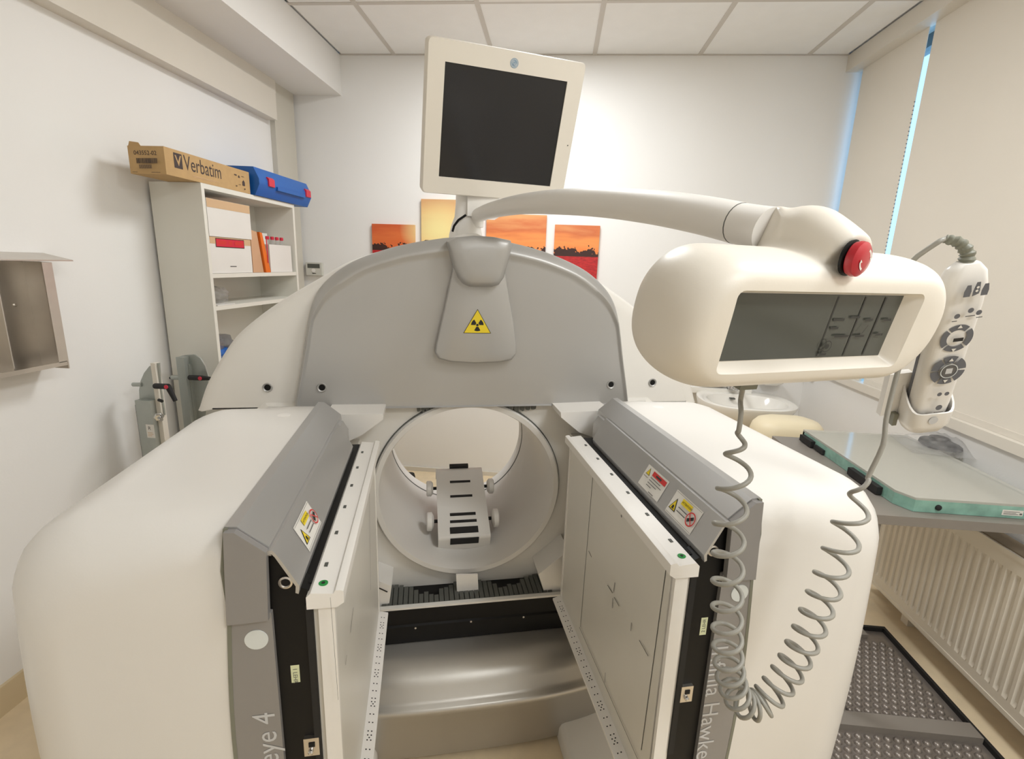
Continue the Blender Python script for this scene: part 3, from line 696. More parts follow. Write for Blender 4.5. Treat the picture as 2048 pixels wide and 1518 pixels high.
    # lettering along the band
    if s < 0:
        p = GV(549, 1423, .638); vs, fs = text_mesh('Infinia Hawkeye 4', .044); L = max(v.x for v in vs)
        decal('lettering', (p[0], .638, p[1]-L), (0, 0, 1), (-1, 0, 0), [('text', 'Infinia Hawkeye 4', 0, 0, .044, 'textwhite')], t, GM)
    else:
        p = GV(1425, 1292, .638)
        decal('lettering', (p[0], .638, p[1]), (0, 0, -1), (1, 0, 0), [('text', 'Infinia Hawkeye 4', 0, 0, .044, 'textwhite')], t, GM)
    # screw cap on the shell
    cz = 1.111; q = GM.inverted() @ PZ((568, 1316)[s > 0], (831, 815)[s > 0], cz)
    cp = MB().lathe([(.013, -.002), (.014, .0012), (.010, .0016)], (q.x, q.y, cz), (0, 0, 1), 20).build('shell_plug', 'white', t, GM)
    # warning stickers on the lower cover
    n_s = Vector((s*-(1.070-1.020), 0, .026)).normalized(); o0 = Vector(A(.044, 1.020, 0))
    up = Vector((s*.026, 0, .05)).normalized(); along = Vector((0, -1, 0)) if s > 0 else Vector((0, 1, 0))
    def warn(v0, red=False):
        w, h = .088, .046; o = o0 + up*.006
        if s > 0: o.y = v0
        else: o.y = v0 - w
        it = [('rect', 0, 0, w, h, 'paper')]
        if red:
            it += [('poly', [(.006, h-.019), (.022, h-.019), (.014, h-.004)], 'ink'), ('poly', [(.0075, h-.018), (.0205, h-.018), (.014, h-.006)], 'yellow'), ('rect', .030, h-.014, w-.004, h-.004, 'signred'), ('rect', .044, h-.011, .066, h-.007, 'cardprint')]
            for k in range(4): it.append(('rect', .03, h-.019-.0055*k, (.072, .08, .066, .05)[k], h-.0177-.0055*k, 'inkgrey'))
            it += [('rect', .006, h-.024, .024, h-.023, 'inkgrey'), ('rect', .05, .002, .07, .0035, 'inkgrey')]
        else:
            it += [('rect', .002, .002, w-.002, .0025, 'inkgrey'), ('rect', .002, h-.0025, w-.002, h-.002, 'inkgrey'),
                   ('poly', [(.004, .010), (.026, .010), (.015, .034)], 'ink'), ('poly', [(.0065, .0115), (.0235, .0115), (.015, .0305)], 'yellow'), ('disc', .015, .017, .003, 'ink'), ('rect', .011, .013, .020, .0145, 'ink'),
                   ('rect', .030, .030, .062, .041, 'yellow'), ('text', 'ATTENTION', .032, .0335, .0055, 'ink')]
            for k in range(2): it.append(('rect', .030, .0225-.007*k, .059, .0242-.007*k, 'inkgrey'))
            it += [('ring', .073, .0215, .0105, .0128, 0, 2*PI, 'signred'), ('line', .066, .0165, .080, .0265, .006, 'ink'), ('line', .0655, .029, .0805, .014, .0022, 'signred')]
        decal('warning_sticker', o, along, up, it, t, GM)
    if s > 0: warn(.895, True); warn(.775)
    else: warn(.80)
    # arms reaching back to the gantry
    if s < 0:
        up_ = [GV(655, 823, 1.33), GV(768, 822, 1.33), GV(768, 832, 1.33), GV(728, 862, 1.33), GV(690, 880, 1.33)]
        lo_ = [GV(700, 1118, 1.34), GV(742, 1150, 1.34), GV(784, 1166, 1.34), GV(776, 1222, 1.34), GV(735, 1232, 1.34), GV(690, 1240, 1.34)]
    else:
        up_ = [GV(1116, 819, 1.33), GV(1215, 815, 1.33), GV(1215, 880, 1.33), GV(1152, 858, 1.33), GV(1117, 829, 1.33)]
        lo_ = [GV(1075, 1143, 1.34), GV(1135, 1095, 1.34), GV(1160, 1180, 1.34), GV(1130, 1180, 1.34), GV(1090, 1190, 1.34)]
    MB().prism(up_, 1.30, 1.42, uz, r=.003, seg=2).build('arm', 'white', t, GM)
    la = MB().prism(lo_, 1.325, 1.42, uz, r=.003, seg=2).build('arm', 'white', t, GM)
    if s < 0:
        a_, b_ = GV(745, 1170, 1.324), GV(775, 1184, 1.324)
        decal('arm_slot', (a_[0], 1.3245, a_[1]), (1, 0, 0), (0, 0, 1), [('line', 0, 0, b_[0]-a_[0], b_[1]-a_[1], .004, 'ink')], la, GM)
    MB().box(min(U(.06), U(.38)), max(U(.06), U(.38)), 1.2, 1.425, .62, .95).build('mount', 'gantrywhite', t, GM, smooth=0)
    # ------------------------------------------------ collimator
    c = thing('collimator', ('pale flat collimator plate on the left detector head, seen edge on', 'pale flat collimator plate on the right detector head with scribed marks')[s > 0], 'collimator', GM @ Vector((U(.0), .93, .49)), GT, 'collimators')
    MB().box(min(U(0), U(.030)), max(U(0), U(.030)), .645, 1.222, .50, 1.0, r=.0015, seg=1).build('plate', 'plate', c, GM)
    tr = MB().prism([(-.014, .992), (-.014, 1.010), (-.009, 1.012), (-.003, 1.012), (0, 1.007), (.030, 1.010), (.036, 1.004), (.036, .985), (-.004, .985)], .632, 1.232, ax, r=.0012, seg=2).build('top_rail', 'white', c, GM)
    for k in range(6):
        v = .70 + .092*k; MB().box(U(.021)-.0025, U(.021)+.0025, v-.005, v+.005, 1.0088, 1.0102).build('slot', 'fold', tr, GM, smooth=0)
    MB().lathe([(.0065, 0), (.0065, .0012)], A(.017, 1.0085, .655), (0, 0, 1), 20).build('green_mark', 'green', tr, GM)
    MB().lathe([(.0025, .0012), (.0025, .0018)], A(.017, 1.0085, .655), (0, 0, 1), 12).build('mark_hole', 'ink', tr, GM)
    MB().box(min(U(.0), U(.022)), max(U(.0), U(.022)), .637, .650, .46, .985, r=.002, seg=1).build('near_rail', 'white', c, GM)
    MB().box(min(U(-.002), U(.004)), max(U(-.002), U(.004)), 1.216, 1.224, .50, .985).build('far_edge', 'white', c, GM, smooth=0)
    # perforated strip along the foot of the plate
    st = MB().prism([(-.024, .503), (-.024, .509), (.0, .515), (.0, .503)], .632, 1.225, ax, r=.001, seg=1).build('perforated_strip', 'white', c, GM)
    hl = MB(); v = .642; k = 0
    sl_ = .006/.024
    def hole(a, v_): z = .5153 + a*sl_; hl.poly([(U(a)+.0016*math.cos(2*PI*i/8), v_+.0016*math.sin(2*PI*i/8), z+s*0.0016*math.cos(2*PI*i/8)*sl_) for i in range(8)], 'ink')
    while v < 1.21:
        hole(-.008, v); hole(-.015, v)
        if k % 4 == 2: hole(-.0115, v+.0055); hole(-.008, v+.011); hole(-.015, v+.011)
        v += .020; k += 1
    hl.build('holes', None, st, GM, smooth=0, recalc=False)['kind'] = 'stuff'
    # scribed lines on the face
    def F(px, py): p = on_plane(px, py, GXA, U(0)); return (p.dot(GYA), p.z)
    if s > 0: segs = [((1187, 938), (1161, 1254)), ((1335, 1120), (1283, 1500)), ((1247, 1010), (1246, 1030)), ((1178, 1102), (1184, 1114)), ((1216, 1170), (1226, 1186)), ((1231, 1165), (1228, 1185)),
                      ((1227, 1196), (1226, 1216)), ((1230, 1194), (1240, 1212)), ((1265, 1245), (1264, 1262)), ((1281, 1280), (1299, 1312)), ((1213, 1345), (1212, 1365)), ((1161, 1254), (1278, 1517))]
    else: segs = [((660, 1195), (676, 1400)), ((738, 980), (741, 1180)), ((706, 1215), (700, 1265)), ((692, 1310), (690, 1330))]
    items = []
    for p, q in segs:
        a, b = F(*p), F(*q); k = -1 if s > 0 else 1
        items.append(('line', k*(a[0]-.93), a[1], k*(b[0]-.93), b[1], .0018, 'ink'))
    if s > 0: a = F(1246, 1032); items.append(('disc', -(a[0]-.93), a[1], .003, 'inkgrey'))
    decal('scribed_marks', (U(0), .93, 0), ((0, -1, 0) if s > 0 else (0, 1, 0)), (0, 0, 1), items, c, GM, lift=.0004)
head(-1, 'left white detector head with silver covers and lettering', 0)
head(1, 'right white detector head with silver covers behind the coiled cord', 1)

# ================================================================== monitor
mex = Vector((.916, .401, 0)).normalized(); mn = Vector((.379, -.866, -.327)).normalized(); mn = (mn - mex*mn.dot(mex)).normalized(); mey = mn.cross(mex).normalized()
mc = Vector((-.1755, 1.504, 1.8325))
def MM(cx, ex, ey, n): return Matrix(((ex.x, ey.x, n.x, cx.x), (ex.y, ey.y, n.y, cx.y), (ex.z, ey.z, n.z, cx.z), (0, 0, 0, 1)))
XM = MM(mc, mex, mey, mn)
t = thing('monitor', 'cream flat monitor with a dark screen tilted on top of the gantry', 'monitor', (mc.x, mc.y, 1.66))
fr = rrect(.219, .1875, .012, 4, .001, .001); op = rrect(.171, .1385, .001, 4)
mb = MB(); mb.loft([[(a*.9, b*.9, -.055) for a, b in fr], [(a, b, -.03) for a, b in fr], [(a, b, .004) for a, b in fr], [(a*.985, b*.983, .010) for a, b in fr], [(a, b, .010) for a, b in op], [(a, b, .006) for a, b in op]], True, False)
mb.build('bezel', 'warmwhite', t, XM, smooth=40)
MB().box(-.1715, .1715, -.139, .139, .002, .0065).build('screen', 'screen', t, XM, smooth=0)
decal('emblem', (.0, .158, .0102), (1, 0, 0), (0, 1, 0), [('disc', .012, .002, .0115, 'emblem'), ('ring', .012, .002, .0085, .0095, 0, 2*PI, 'dot'), ('ring', .009, .004, .002, .0032, .5, 5, 'dot'), ('ring', .0155, 0, .002, .0032, 2, 7, 'dot')], t, XM, lift=.0004)
for a, b in ((.205, -.02), (.204, -.168)): MB().lathe([(.0018, 0), (.0018, .001)], (a, b, .0102), (0, 0, 1), 8).build('bezel_screw', 'fold', t, XM)
nk = MB(); top = XM @ Vector((-.01, -.10, -.05)); bot = GM @ Vector((pu+.028, VPO+.0, 1.63))
nk.loft([[c + Vector((math.cos(q)*w, math.sin(q)*w*.6, 0)) for q in [2*PI*k/16 for k in range(16)]] for c, w in ((bot, .052), (bot+Vector((0, 0, .06)), .050), ((bot+top)/2+Vector((0, 0, .06)), .048), (top, .045))])
nk.build('neck', 'white', t, smooth=50)

# ================================================================== control panel on its arm
cy = math.radians(24.0); uex = Vector((math.cos(cy), math.sin(cy), 0)); uey = Vector((-math.sin(cy), math.cos(cy), 0))
UK = 1.12
ucn = Vector((.2565*UK, .553*UK, CAMZ + (1.419-CAMZ)*UK))
UT = math.radians(12); uez = Vector((0, 0, 1))*math.cos(UT) - uey*math.sin(UT); uey = uey*math.cos(UT) + Vector((0, 0, 1))*math.sin(UT)
UX = Matrix(((uex.x, uey.x, uez.x, ucn.x), (uex.y, uey.y, uez.y, ucn.y), (0, uey.z, uez.z, ucn.z), (0, 0, 0, 1)))   # local: x along the panel, y away, z up
UI = UX.inverted()
def UP(px, py, d): p = on_plane(px, py, uey, ucn.dot(uey)+d); q = UI @ p; return q
t = thing('control_panel', 'ivory control panel with a dark display and red stop button on a long arm', 'control panel', (ucn.x, ucn.y, 1.33), cy)
cpanel = t
# housing: rounded body and button hump fused into one skin, display recess cut out
TL, TR, BR_, BL = UP(1318, 487, 0), UP(1866, 513, 0), UP(1800, 738, 0), UP(1258, 770, 0)
zt, zb = .5*(TL.z+TR.z), .5*(BL.z+BR_.z)+.007; xl_, xr_ = TL.x*.5+BL.x*.5+.008, TR.x*.5+BR_.x*.5-.030
tmp = MB(); hw, hh = (xr_-xl_)/2, (zt-zb)/2; cxx, czz = (xr_+xl_)/2, (zt+zb)/2
rings = []
for k in range(13):
    f = -PI/2 + PI*k/12; d = .062*math.sin(f); c = max(.0, math.cos(f)); ins = .040*(1-c**.6)
    lean = -.006*0
    rings.append([(a + (b/hh)*.004, d, b) for a, b in rrect(hw-ins, hh-ins*.8, min(hh-ins*.8-.002, .058), 8, cxx, czz)])
tmp.loft(rings)
hp0, hp1, hp2 = UP(1570, 466, .045), UP(1622, 462, .012), UP(1697, 516, -.046)
tmp.tube(spline([hp0 + Vector((-.02, .01, .004)), hp0, hp1, hp1*.5+hp2*.5+Vector((0, 0, .002)), hp2], 5), lambda q: .0285 - .003*abs(q-.4), 20)
tmp.tube(spline([hp0 + Vector((0, 0, -.03)), hp1 + Vector((0, 0, -.03)), hp2 + Vector((.0, .012, -.016))], 6), .034, 20)
bmesh.ops.recalc_face_normals(tmp.bm, faces=tmp.bm.faces)
def bake(mbs, mods):
    me = bpy.data.meshes.new('tmp'); mbs.bm.to_mesh(me); mbs.bm.free(); o = bpy.data.objects.new('tmp', me); COL.objects.link(o)
    for f in mods: f(o)
    bpy.context.view_layer.update(); dg = bpy.context.evaluated_depsgraph_get(); r = bpy.data.meshes.new_from_object(o.evaluated_get(dg))
    bpy.data.objects.remove(o); return r
def m_remesh(o): m = o.modifiers.new('r', 'REMESH'); m.mode = 'VOXEL'; m.voxel_size = .0035
def m_smooth(n):
    def f(o): m = o.modifiers.new('s', 'SMOOTH'); m.factor = .5; m.iterations = n
    return f
me = bake(tmp, [m_remesh, m_smooth(14)])
# display corners on the recessed plane
DR = -.047
d0, d1, d2, d3 = UP(1475, 586, DR), UP(1813, 591, DR), UP(1750, 710, DR), UP(1421, 723, DR)
lx0, lx1 = (d0.x+d3.x)/2, (d1.x+d2.x)/2; lz1, lz0 = (d0.z+d1.z)/2, (d2.z+d3.z)/2; dmx, dmz = (lx0+lx1)/2, (lz0+lz1)/2; dhw, dhh = (lx1-lx0)/2, (lz1-lz0)/2
cut = MB(); cut.loft([[(a, DR, b) for a, b in rrect(dhw+.001, dhh+.001, .004, 4, dmx, dmz)], [(a, -.054, b) for a, b in rrect(dhw+.005, dhh+.004, .006, 4, dmx+.001, dmz-.001)], [(a, -.064, b) for a, b in rrect(dhw+.012, dhh+.009, .009, 4, dmx+.003, dmz-.002)], [(a, -.09, b) for a, b in rrect(dhw+.024, dhh+.024, .012, 4, dmx+.004, dmz-.003)]])
bmesh.ops.recalc_face_normals(cut.bm, faces=cut.bm.faces)
cme = bpy.data.meshes.new('cut'); cut.bm.to_mesh(cme); cut.bm.free(); co_ = bpy.data.objects.new('cut', cme); COL.objects.link(co_)
b2 = MB(); b2.bm.from_mesh(me)
def m_bool(o): m = o.modifiers.new('b', 'BOOLEAN'); m.operation = 'DIFFERENCE'; m.object = co_; m.solver = 'EXACT'
me2 = bake(b2, [m_bool]); bpy.data.objects.remove(co_)
hb = MB(); hb.bm.from_mesh(me2); hb.build('housing', 'warmwhite', t, UX, smooth=40)
lcd = MB().box(lx0, lx1, DR-.0005, DR+.003, lz0, lz1).build('display', 'lcd', t, UX, smooth=0)
W_, H_ = lx1-lx0, lz1-lz0; it = []
for f in (.58, .75, .88): it.append(('rect', W_*f, .002, W_*f+.0022, H_-.002, 'lcdtext'))
for f, h, l in ((.60, .60, .07), (.60, .47, .05), (.70, .64, .06), (.80, .60, .05), (.92, .60, .05), (.64, .34, .09), (.77, .34, .06), (.90, .36, .05), (.585, .05, .04)): it.append(('rect', W_*f, H_*h, W_*(f+l), H_*h+.0028, 'lcdtext'))
it += [('ring', W_*.61, H_*.2, .006, .007, 0, 2*PI, 'lcdtext'), ('disc', W_*.61, H_*.2, .003, 'lcdtext'), ('line', W_*.80, H_*.40, W_*.82, H_*.54, .0012, 'lcdtext')]
decal('display_print', (lx0, DR-.0006, lz0), (1, 0, 0), (0, 0, 1), it, lcd, UX, lift=.0002)
# stop button
bc = UP(1702, 516, -.058); bax = (Vector((.22, -.95, .06))).normalized()
MB().lathe([(.0175, .0), (.0182, .002), (.0182, .003), (.015, .004)], bc - bax*.003, bax, 28).build('button_collar', 'black', t, UX)
bt = MB().lathe([(.013, .0), (.0165, .002), (.0178, .006), (.0172, .010), (.014, .0125), (.008, .0137), (.002, .014)], bc, bax, 32).build('stop_button', 'red', t, UX)
e1 = Vector((1, 0, 0)); e1 = (e1 - bax*e1.dot(bax)).normalized(); e2 = bax.cross(e1)
decal('button_arrows', bc + bax*.0132, e1, e2, [('ring', 0, 0, .0085, .0108, .3, 1.3, 'paper'), ('ring', 0, 0, .0085, .0108, .3+PI, 1.3+PI, 'paper'), ('poly', [(.007*math.cos(.3), .007*math.sin(.3)), (.0122*math.cos(.3), .0122*math.sin(.3)), (.010*math.cos(-.05), .010*math.sin(-.05))], 'paper'),
     ('poly', [(-.007*math.cos(.3), -.007*math.sin(.3)), (-.0122*math.cos(.3), -.0122*math.sin(.3)), (-.010*math.cos(-.05), -.010*math.sin(-.05))], 'paper')], bt, UX, lift=.0004)
# arm from the post to the housing
A0 = GM @ GVp(950, 433, VPO-.01); B0 = UX @ (hp0 + Vector((-.012, .012, .0)))
an = Vector((-(B0-A0).y, (B0-A0).x, 0)).normalized(); ad = A0.dot(an)
mid = [on_plane(px, py, an, ad) for px, py in ((985, 420), (1040, 409), (1110, 404), (1200, 405), (1300, 414), (1400, 430), (1490, 450))]
path = spline([A0] + mid + [B0], 6)
n_ = len(path); i0 = int(n_*.845)
MB().tube(path[:i0+1], lambda q: .020+.006*min(1, q*2.2), 24).build('arm', 'white', t, smooth=50)
MB().tube(path[i0:], lambda q: .0255+.002*q, 24).build('arm_collar', 'white', t, smooth=50)
MB().tube([path[i0], path[i0] + (path[i0+1]-path[i0]).normalized()*.0014], .0259, 24).build('arm_seam', 'fold', t, smooth=50)
sp = on_plane(1498, 460, an, ad); dv = (Vector((0, 0, CAMZ)) - sp).normalized()
sc_ = MB().lathe([(.0065, 0), (.0062, .002), (.003, .0035)], sp + dv*.0245, dv, 16).build('arm_screw', 'chrome', t)
sp0 = A0 + Vector((0, 0, -.002))
MB().lathe([(.026, -.03), (.027, -.027), (.027, .027), (.026, .03)], sp0, (0, 0, 1), 24).build('arm_pivot', 'white', t, smooth=50)
MB().box(-.016, .010, -.012, .012, -.012, .012, r=.003).build('cable_outlet', 'boot', t, UX @ Matrix.Translation(UP(1492, 753, -.004)))

# ================================================================== handset in its cup
hbm = UP(1848, 822, -.03); htp = UP(1930, 545, -.03)
hz = (htp-hbm).normalized(); hx = Vector((1, -.36, 0)); hx = (hx - hz*hx.dot(hz)).normalized(); hy = hz.cross(hx).normalized()
HX = UX @ Matrix(((hx.x, hy.x, hz.x, hbm.x), (hx.y, hy.y, hz.y, hbm.y), (hx.z, hy.z, hz.z, hbm.z), (0, 0, 0, 1)))
HL = (htp-hbm).length
t = thing('handset', 'white remote handset with grey round key pads standing in its cup', 'remote handset', HX @ Vector((0, 0, -.02)))
def hsec(w, d, yc): return rrect(w, d, min(w, d)*.75, 5, 0, yc)
mb = MB(); rings = []
for z, w, d in ((-.014, .012, .004), (-.012, .018, .010), (-.004, .0225, .0135), (.02, .0240, .015), (.10, .0250, .0155), (HL-.04, .0255, .016), (HL-.012, .0240, .0155), (HL+.004, .020, .013), (HL+.013, .012, .008)):
    rings.append([(a, b, z) for a, b in hsec(w, d, 0)])
mb.loft(rings); mb.build('body', 'shell', t, HX, smooth=50)
sm = MB(); rings = []
for z, w in ((-.010, .0195), (.0, .0236), (.02, .0247), (.10, .0257), (HL-.04, .0262), (HL-.014, .0243)): rings.append([(w, .002, z), (w, .0065, z), (-w, .0065, z), (-w, .002, z)])
sm.loft(rings); sm.build('seam_band', 'keygrey', t, HX)
FZ = -.0157
def disc_(u, z, r, m='keygrey'): return ('disc', u, z, r, m)
it = []
zc1, zc2 = HL*.60, HL*.375
for zc_, r0, r1 in ((zc1, .0115, .0190), (zc2, .0110, .0210)):
    n4 = 4 if zc_ == zc1 else 6
    for k in range(n4):
        a0 = PI/2 - PI/n4 + .07 + k*2*PI/n4; it.append(('ring', 0, zc_, r0, r1, a0, a0+2*PI/n4-.14, 'keygrey'))
    it += [('poly', [(-.003, zc_+r0+.003), (.003, zc_+r0+.003), (0, zc_+r0+.0075)], 'paper'), ('poly', [(-.003, zc_-r0-.003), (.003, zc_-r0-.003), (0, zc_-r0-.0075)], 'paper')]
it += [('rect', -.006, zc1-.003, .006, zc1+.002, 'ink'), ('disc', 0, zc2, .0105, 'keygrey'), ('disc', 0, zc2, .0085, 'inkgrey'), ('rect', -.004, zc2-.004, .004, zc2+.004, 'textwhite'), ('ring', 0, zc2, .0095, .0105, 0, 2*PI, 'dot')]
it += [disc_(-.011, HL*.765, .0034), disc_(.003, HL*.795, .0034), disc_(.013, HL*.775, .0034), disc_(-.004, HL*.205, .0030), disc_(.005, HL*.205, .0030), disc_(0, HL*.10, .0042), ('disc', -.002, -.001, .006, 'textwhite'),
       ('rect', -.017, HL*.735, -.011, HL*.735+.0012, 'inkgrey'), ('rect', -.003, HL*.76, .008, HL*.76+.0012, 'inkgrey'), ('rect', .010, HL*.745, .017, HL*.745+.0012, 'inkgrey'), ('rect', -.006, HL*.065, .006, HL*.065+.0012, 'inkgrey')]
for a, w in ((-.0095, .0075), (0, .0070), (.0095, .0075)): it.append(('poly', [(a-w*.5, HL-.022), (a-w*.55, HL-.015), (a-w*.3, HL-.007+.003*(a == 0)), (a+w*.3, HL-.007+.003*(a == 0)), (a+w*.55, HL-.015), (a+w*.5, HL-.022+.003*(a == 0))], 'keygrey'))
it += [('disc', 0, HL-.015, .0016, 'paper'), ('disc', 0, HL-.0105, .0016, 'paper')]
decal('key_pads', (0, FZ, 0), (1, 0, 0), (0, 0, 1), it, t, HX, lift=.0006)
bt0 = Vector((0, .003, HL+.008)); pth = spline([bt0, bt0 + Vector((.001, .003, .014)), bt0 + Vector((-.006, .010, .026)), bt0 + Vector((-.018, .018, .031))], 8)
mb = MB(); mb.tube(pth, lambda q: (.0085 - .003*q)*(1+.14*math.sin(q*2*PI*7)), 14); mb.build('cord_boot', 'boot', t, HX)
boot_end = HX @ pth[-1]
# cup
t = thing('handset_cup', 'white open cup bracket holding the remote handset by its foot', 'bracket', HX @ Vector((0, .0, -.03)))
mb = MB(); R = []
for z, w, d, y in ((-.030, .012, .008, 0), (-.026, .022, .016, 0), (-.012, .0290, .021, 0), (.02, .0300, .0215, 0)): R.append([(a, b, z) for a, b in hsec(w, d, y)])
inner = [[(a, b, z) for a, b in hsec(w, d, 0)] for z, w, d in ((.02, .0275, .019), (-.010, .0265, .0185), (-.016, .018, .012))]
# the rim rises at the back and dips at the front
def rim(ring, amt): return [(a, b, z + amt*max(-.5, min(1, b/.02 + .35))) for a, b, z in ring]
R[-1] = rim(R[-1], .022); inner[0] = rim(inner[0], .022)
mb.loft(R + inner); mb.build('cup', 'shell', t, HX, smooth=50)
MB().box(-.05, -.02, .012, .022, -.01, .06, r=.004).build('mount_tab', 'shell', t, HX)
MB().box(-.036, -.030, .004, .02, -.024, -.004, r=.002).build('cup_clip', 'boot', t, HX)

# ================================================================== coiled cord
VC = .535
lead = [(1491, 768), (1481, 800), (1482, 826)]
coil = [(1484, 862), (1474, 905), (1467, 975), (1459, 1045), (1456, 1105), (1455, 1160), (1454, 1212), (1454, 1255), (1455, 1292), (1457, 1325), (1461, 1353), (1467, 1376), (1476, 1395), (1490, 1408), (1508, 1410), (1527, 1402), (1545, 1385), (1563, 1362), (1580, 1338), (1595, 1310), (1609, 1280), (1624, 1246), (1638, 1210), (1653, 1172), (1669, 1127), (1689, 1076), (1709, 1015), (1732, 950)]
tail = [(1766, 890), (1772, 840), (1786, 780), (1805, 710), (1830, 630)]
ctr = spline([GM @ GVp(x, y, VC) for x, y in coil], 26)
nC = len(ctr); pts = []; vdir = GYA
for i, p in enumerate(ctr):
    tg = (ctr[min(i+1, nC-1)] - ctr[max(i-1, 0)]).normalized(); side = tg.cross(vdir).normalized(); q = i/26
    ramp = min(1, q/1.6, (len(coil)-1-q)/1.2); r = .0192*max(.25, ramp)
    pts.append(p + side*(r*math.cos(2*PI*q + PI)) - vdir*(r*math.sin(2*PI*q + PI)))
lead3 = [GM @ GVp(x, y, VC+.03*(1-k/2)) for k, (x, y) in enumerate(lead)]
lead3[0] = UX @ (UP(1492, 753, -.004) + Vector((0, 0, -.008)))
tail3 = [GM @ GVp(x, y, VC+.008*k) for k, (x, y) in enumerate(tail)]
he = [HX @ Vector((-.045, .05, HL*.45)), HX @ Vector((-.050, .05, HL*.75)), HX @ Vector((-.044, .036, HL+.005)), boot_end + Vector((-.012, -.004, -.006)), boot_end]
full = spline(lead3 + pts[::3] + tail3 + he, 3)
tag(MB().tube(full, .0032, 9).build('coiled_cord', 'cord', smooth=60), 'grey coiled cord looping down in front of the right head', 'cord')

# ================================================================== slotted jig standing in the bore
ju0, ju1, jv0, jv1, jz0, jz1 = .043, .219, 1.49, 1.800, .566, .695
jt = math.atan2(jz1-jz0, jv1-jv0); jl = math.hypot(jz1-jz0, jv1-jv0)
JX = GM @ Matrix.Translation(((ju0+ju1)/2, jv0, jz0)) @ Matrix.Rotation(jt, 4, 'X')
t = thing('slotted_jig', 'white slotted jig with four round knobs standing inside the bore', 'jig', GM @ Vector(((ju0+ju1)/2, (jv0+jv1)/2, .51)))
hwj = (ju1-ju0)/2
prof = [(0, -.060)] + [(.0 + .010*(1-math.cos(a)), -.012 + .012*math.sin(a)) for a in (0, PI/6, PI/3, PI/2)] + [(jl-.03, 0)] + [(jl-.03+.035*math.sin(a), -.035*(1-math.cos(a))) for a in (.4, .8, 1.2, 1.57)] + [(jl+.005, -.07), (jl-.003, -.07)] + [(jl-.03+.027*math.sin(a), -.035+.027*math.cos(a)) for a in (1.57, .8, 0)] + [(.012, -.008), (.008, -.060)]
MB().prism(prof, -hwj, hwj, lambda a, b, d: (d, a, b), r=.0015, seg=1, ang=.9).build('plate', 'white', t, JX)
for f, l, w in ((.018, .026, .048), (.062, .011, .046), (.092, .012, .045), (.175, .010, .040), (.245, .010, .038)):
    o_ = MB().box(-w, w, f, f+l, -.001, .0015, r=.0005, seg=1).build('slot', 'rubber', t, JX)
MB().box(-.048, .048, -.0015, .001, -.032, -.002).build('slot', 'rubber', t, JX, smooth=0)
MB().box(-.036, .036, jl-.012, jl+.004, -.006, .004, r=.001, seg=1).build('slot', 'rubber', t, JX)
for sx_ in (-1, 1):
    for f, rr_ in ((.085, .032), (.235, .028)):
        MB().lathe([(.006, 0), (.006, .014)], (sx_*hwj, f, -.014), (sx_, 0, 0), 12).build('knob_pin', 'black', t, JX)
        MB().lathe([(.012, .012), (.020, .013), (rr_, .020), (rr_, .034), (rr_-.004, .037)], (sx_*hwj, f, -.014), (sx_, 0, 0), 24).build('knob', 'white', t, JX)
MB().prism([(ju0+.03, .513), (ju1-.03, .513), (ju1-.03, .60), (ju0+.03, .60)], 1.60, 1.70, uz).build('stand', 'white', t, GM)
tag(MB().lathe([(.0, .0), (.035, .0), (.036, .02), (.03, .045), (.0, .05)], PZ(820, 957, .01) + Vector((0, -.0, -.01)), (0, 0, 1), 20).build('floor_bumper', 'rubber'), 'small black rubber bumper on the floor seen through the bore', 'bumper')

# ================================================================== steel posts beside the bookcase
def bracket(y, pts, axis_px, m, label):
    x0, z0 = PY(*axis_px, y).x, PY(*axis_px, y).z
    t = thing('steel_post', label, 'steel post', (x0, y, 0), 0, 'steel clamp posts')
    outline = [(PY(px, py, y).x, PY(px, py, y).z) for px, py in pts]
    MB().prism(outline, y, y+.006, uz, r=.0008, seg=1).build('quadrant_plate', 'zinc', t)
    return t, x0, z0
YP = 1.74
t, x0, z0 = bracket(YP, [(318, 726), (308, 727), (298, 733), (288, 746), (281, 762), (278, 780), (279, 800), (281, 830), (330, 830), (322, 780)], (300, 790), 1, 'zinc clamp post with a black lever nearest the left wall')
q0, q1 = PY(284, 796, YP), PY(330, 880, YP)
MB().box(q0.x, q1.x-.01, YP-.035, YP+.02, .01, q0.z, r=.002, seg=1).build('post', 'zinc', t)
MB().box(q1.x-.01, q1.x+.008, YP-.01, YP+.015, .01, PY(318, 726, YP).z, r=.002, seg=1).build('edge_strip', 'trim', t)
MB().box(q0.x-.006, q0.x, YP-.03, YP+.01, .01, q0.z-.02).build('rubber_edge', 'rubber', t, smooth=0)
MB().box(q0.x-.06, q1.x+.05, YP-.07, YP+.07, .0, .012, r=.002, seg=1).build('foot_plate', 'zinc', t)
def lever(t, px0, px1, px2, y):
    a, b, c = PY(*px0, y-.03), PY(*px1, y-.055), PY(*px2, y-.06)
    MB().tube(spline([a, b], 4), .011, 12).build('lever_hub', 'rubber', t)
    MB().tube([b, b*.5+c*.5, c], lambda q: .0105-.003*q, 12).build('lever', 'rubber', t)
    MB().lathe([(.0075, 0), (.0075, .003)], b + Vector((.002, -.0105, .001)), (0, -1, 0), 14).build('lever_cap', 'redclasp', t)
lever(t, (311, 772), (336, 773), (351, 802), YP)
p = PY(268, 769, YP); MB().tube([p + Vector((-.004, 0, 0)), PY(284, 769, YP)], .008, 10).build('pin', 'zinc', t)
p = PY(318, 833, YP-.036); MB().lathe([(.017, 0), (.017, .006), (.012, .008), (.012, .02)], p, (.5, -.8, 0), 6).build('hex_bolt', 'chrome', t)
MB().tube([p + Vector((.006, -.01, 0)), p + Vector((.035, -.03, -.002))], .006, 10).build('bolt_shank', 'chrome', t)
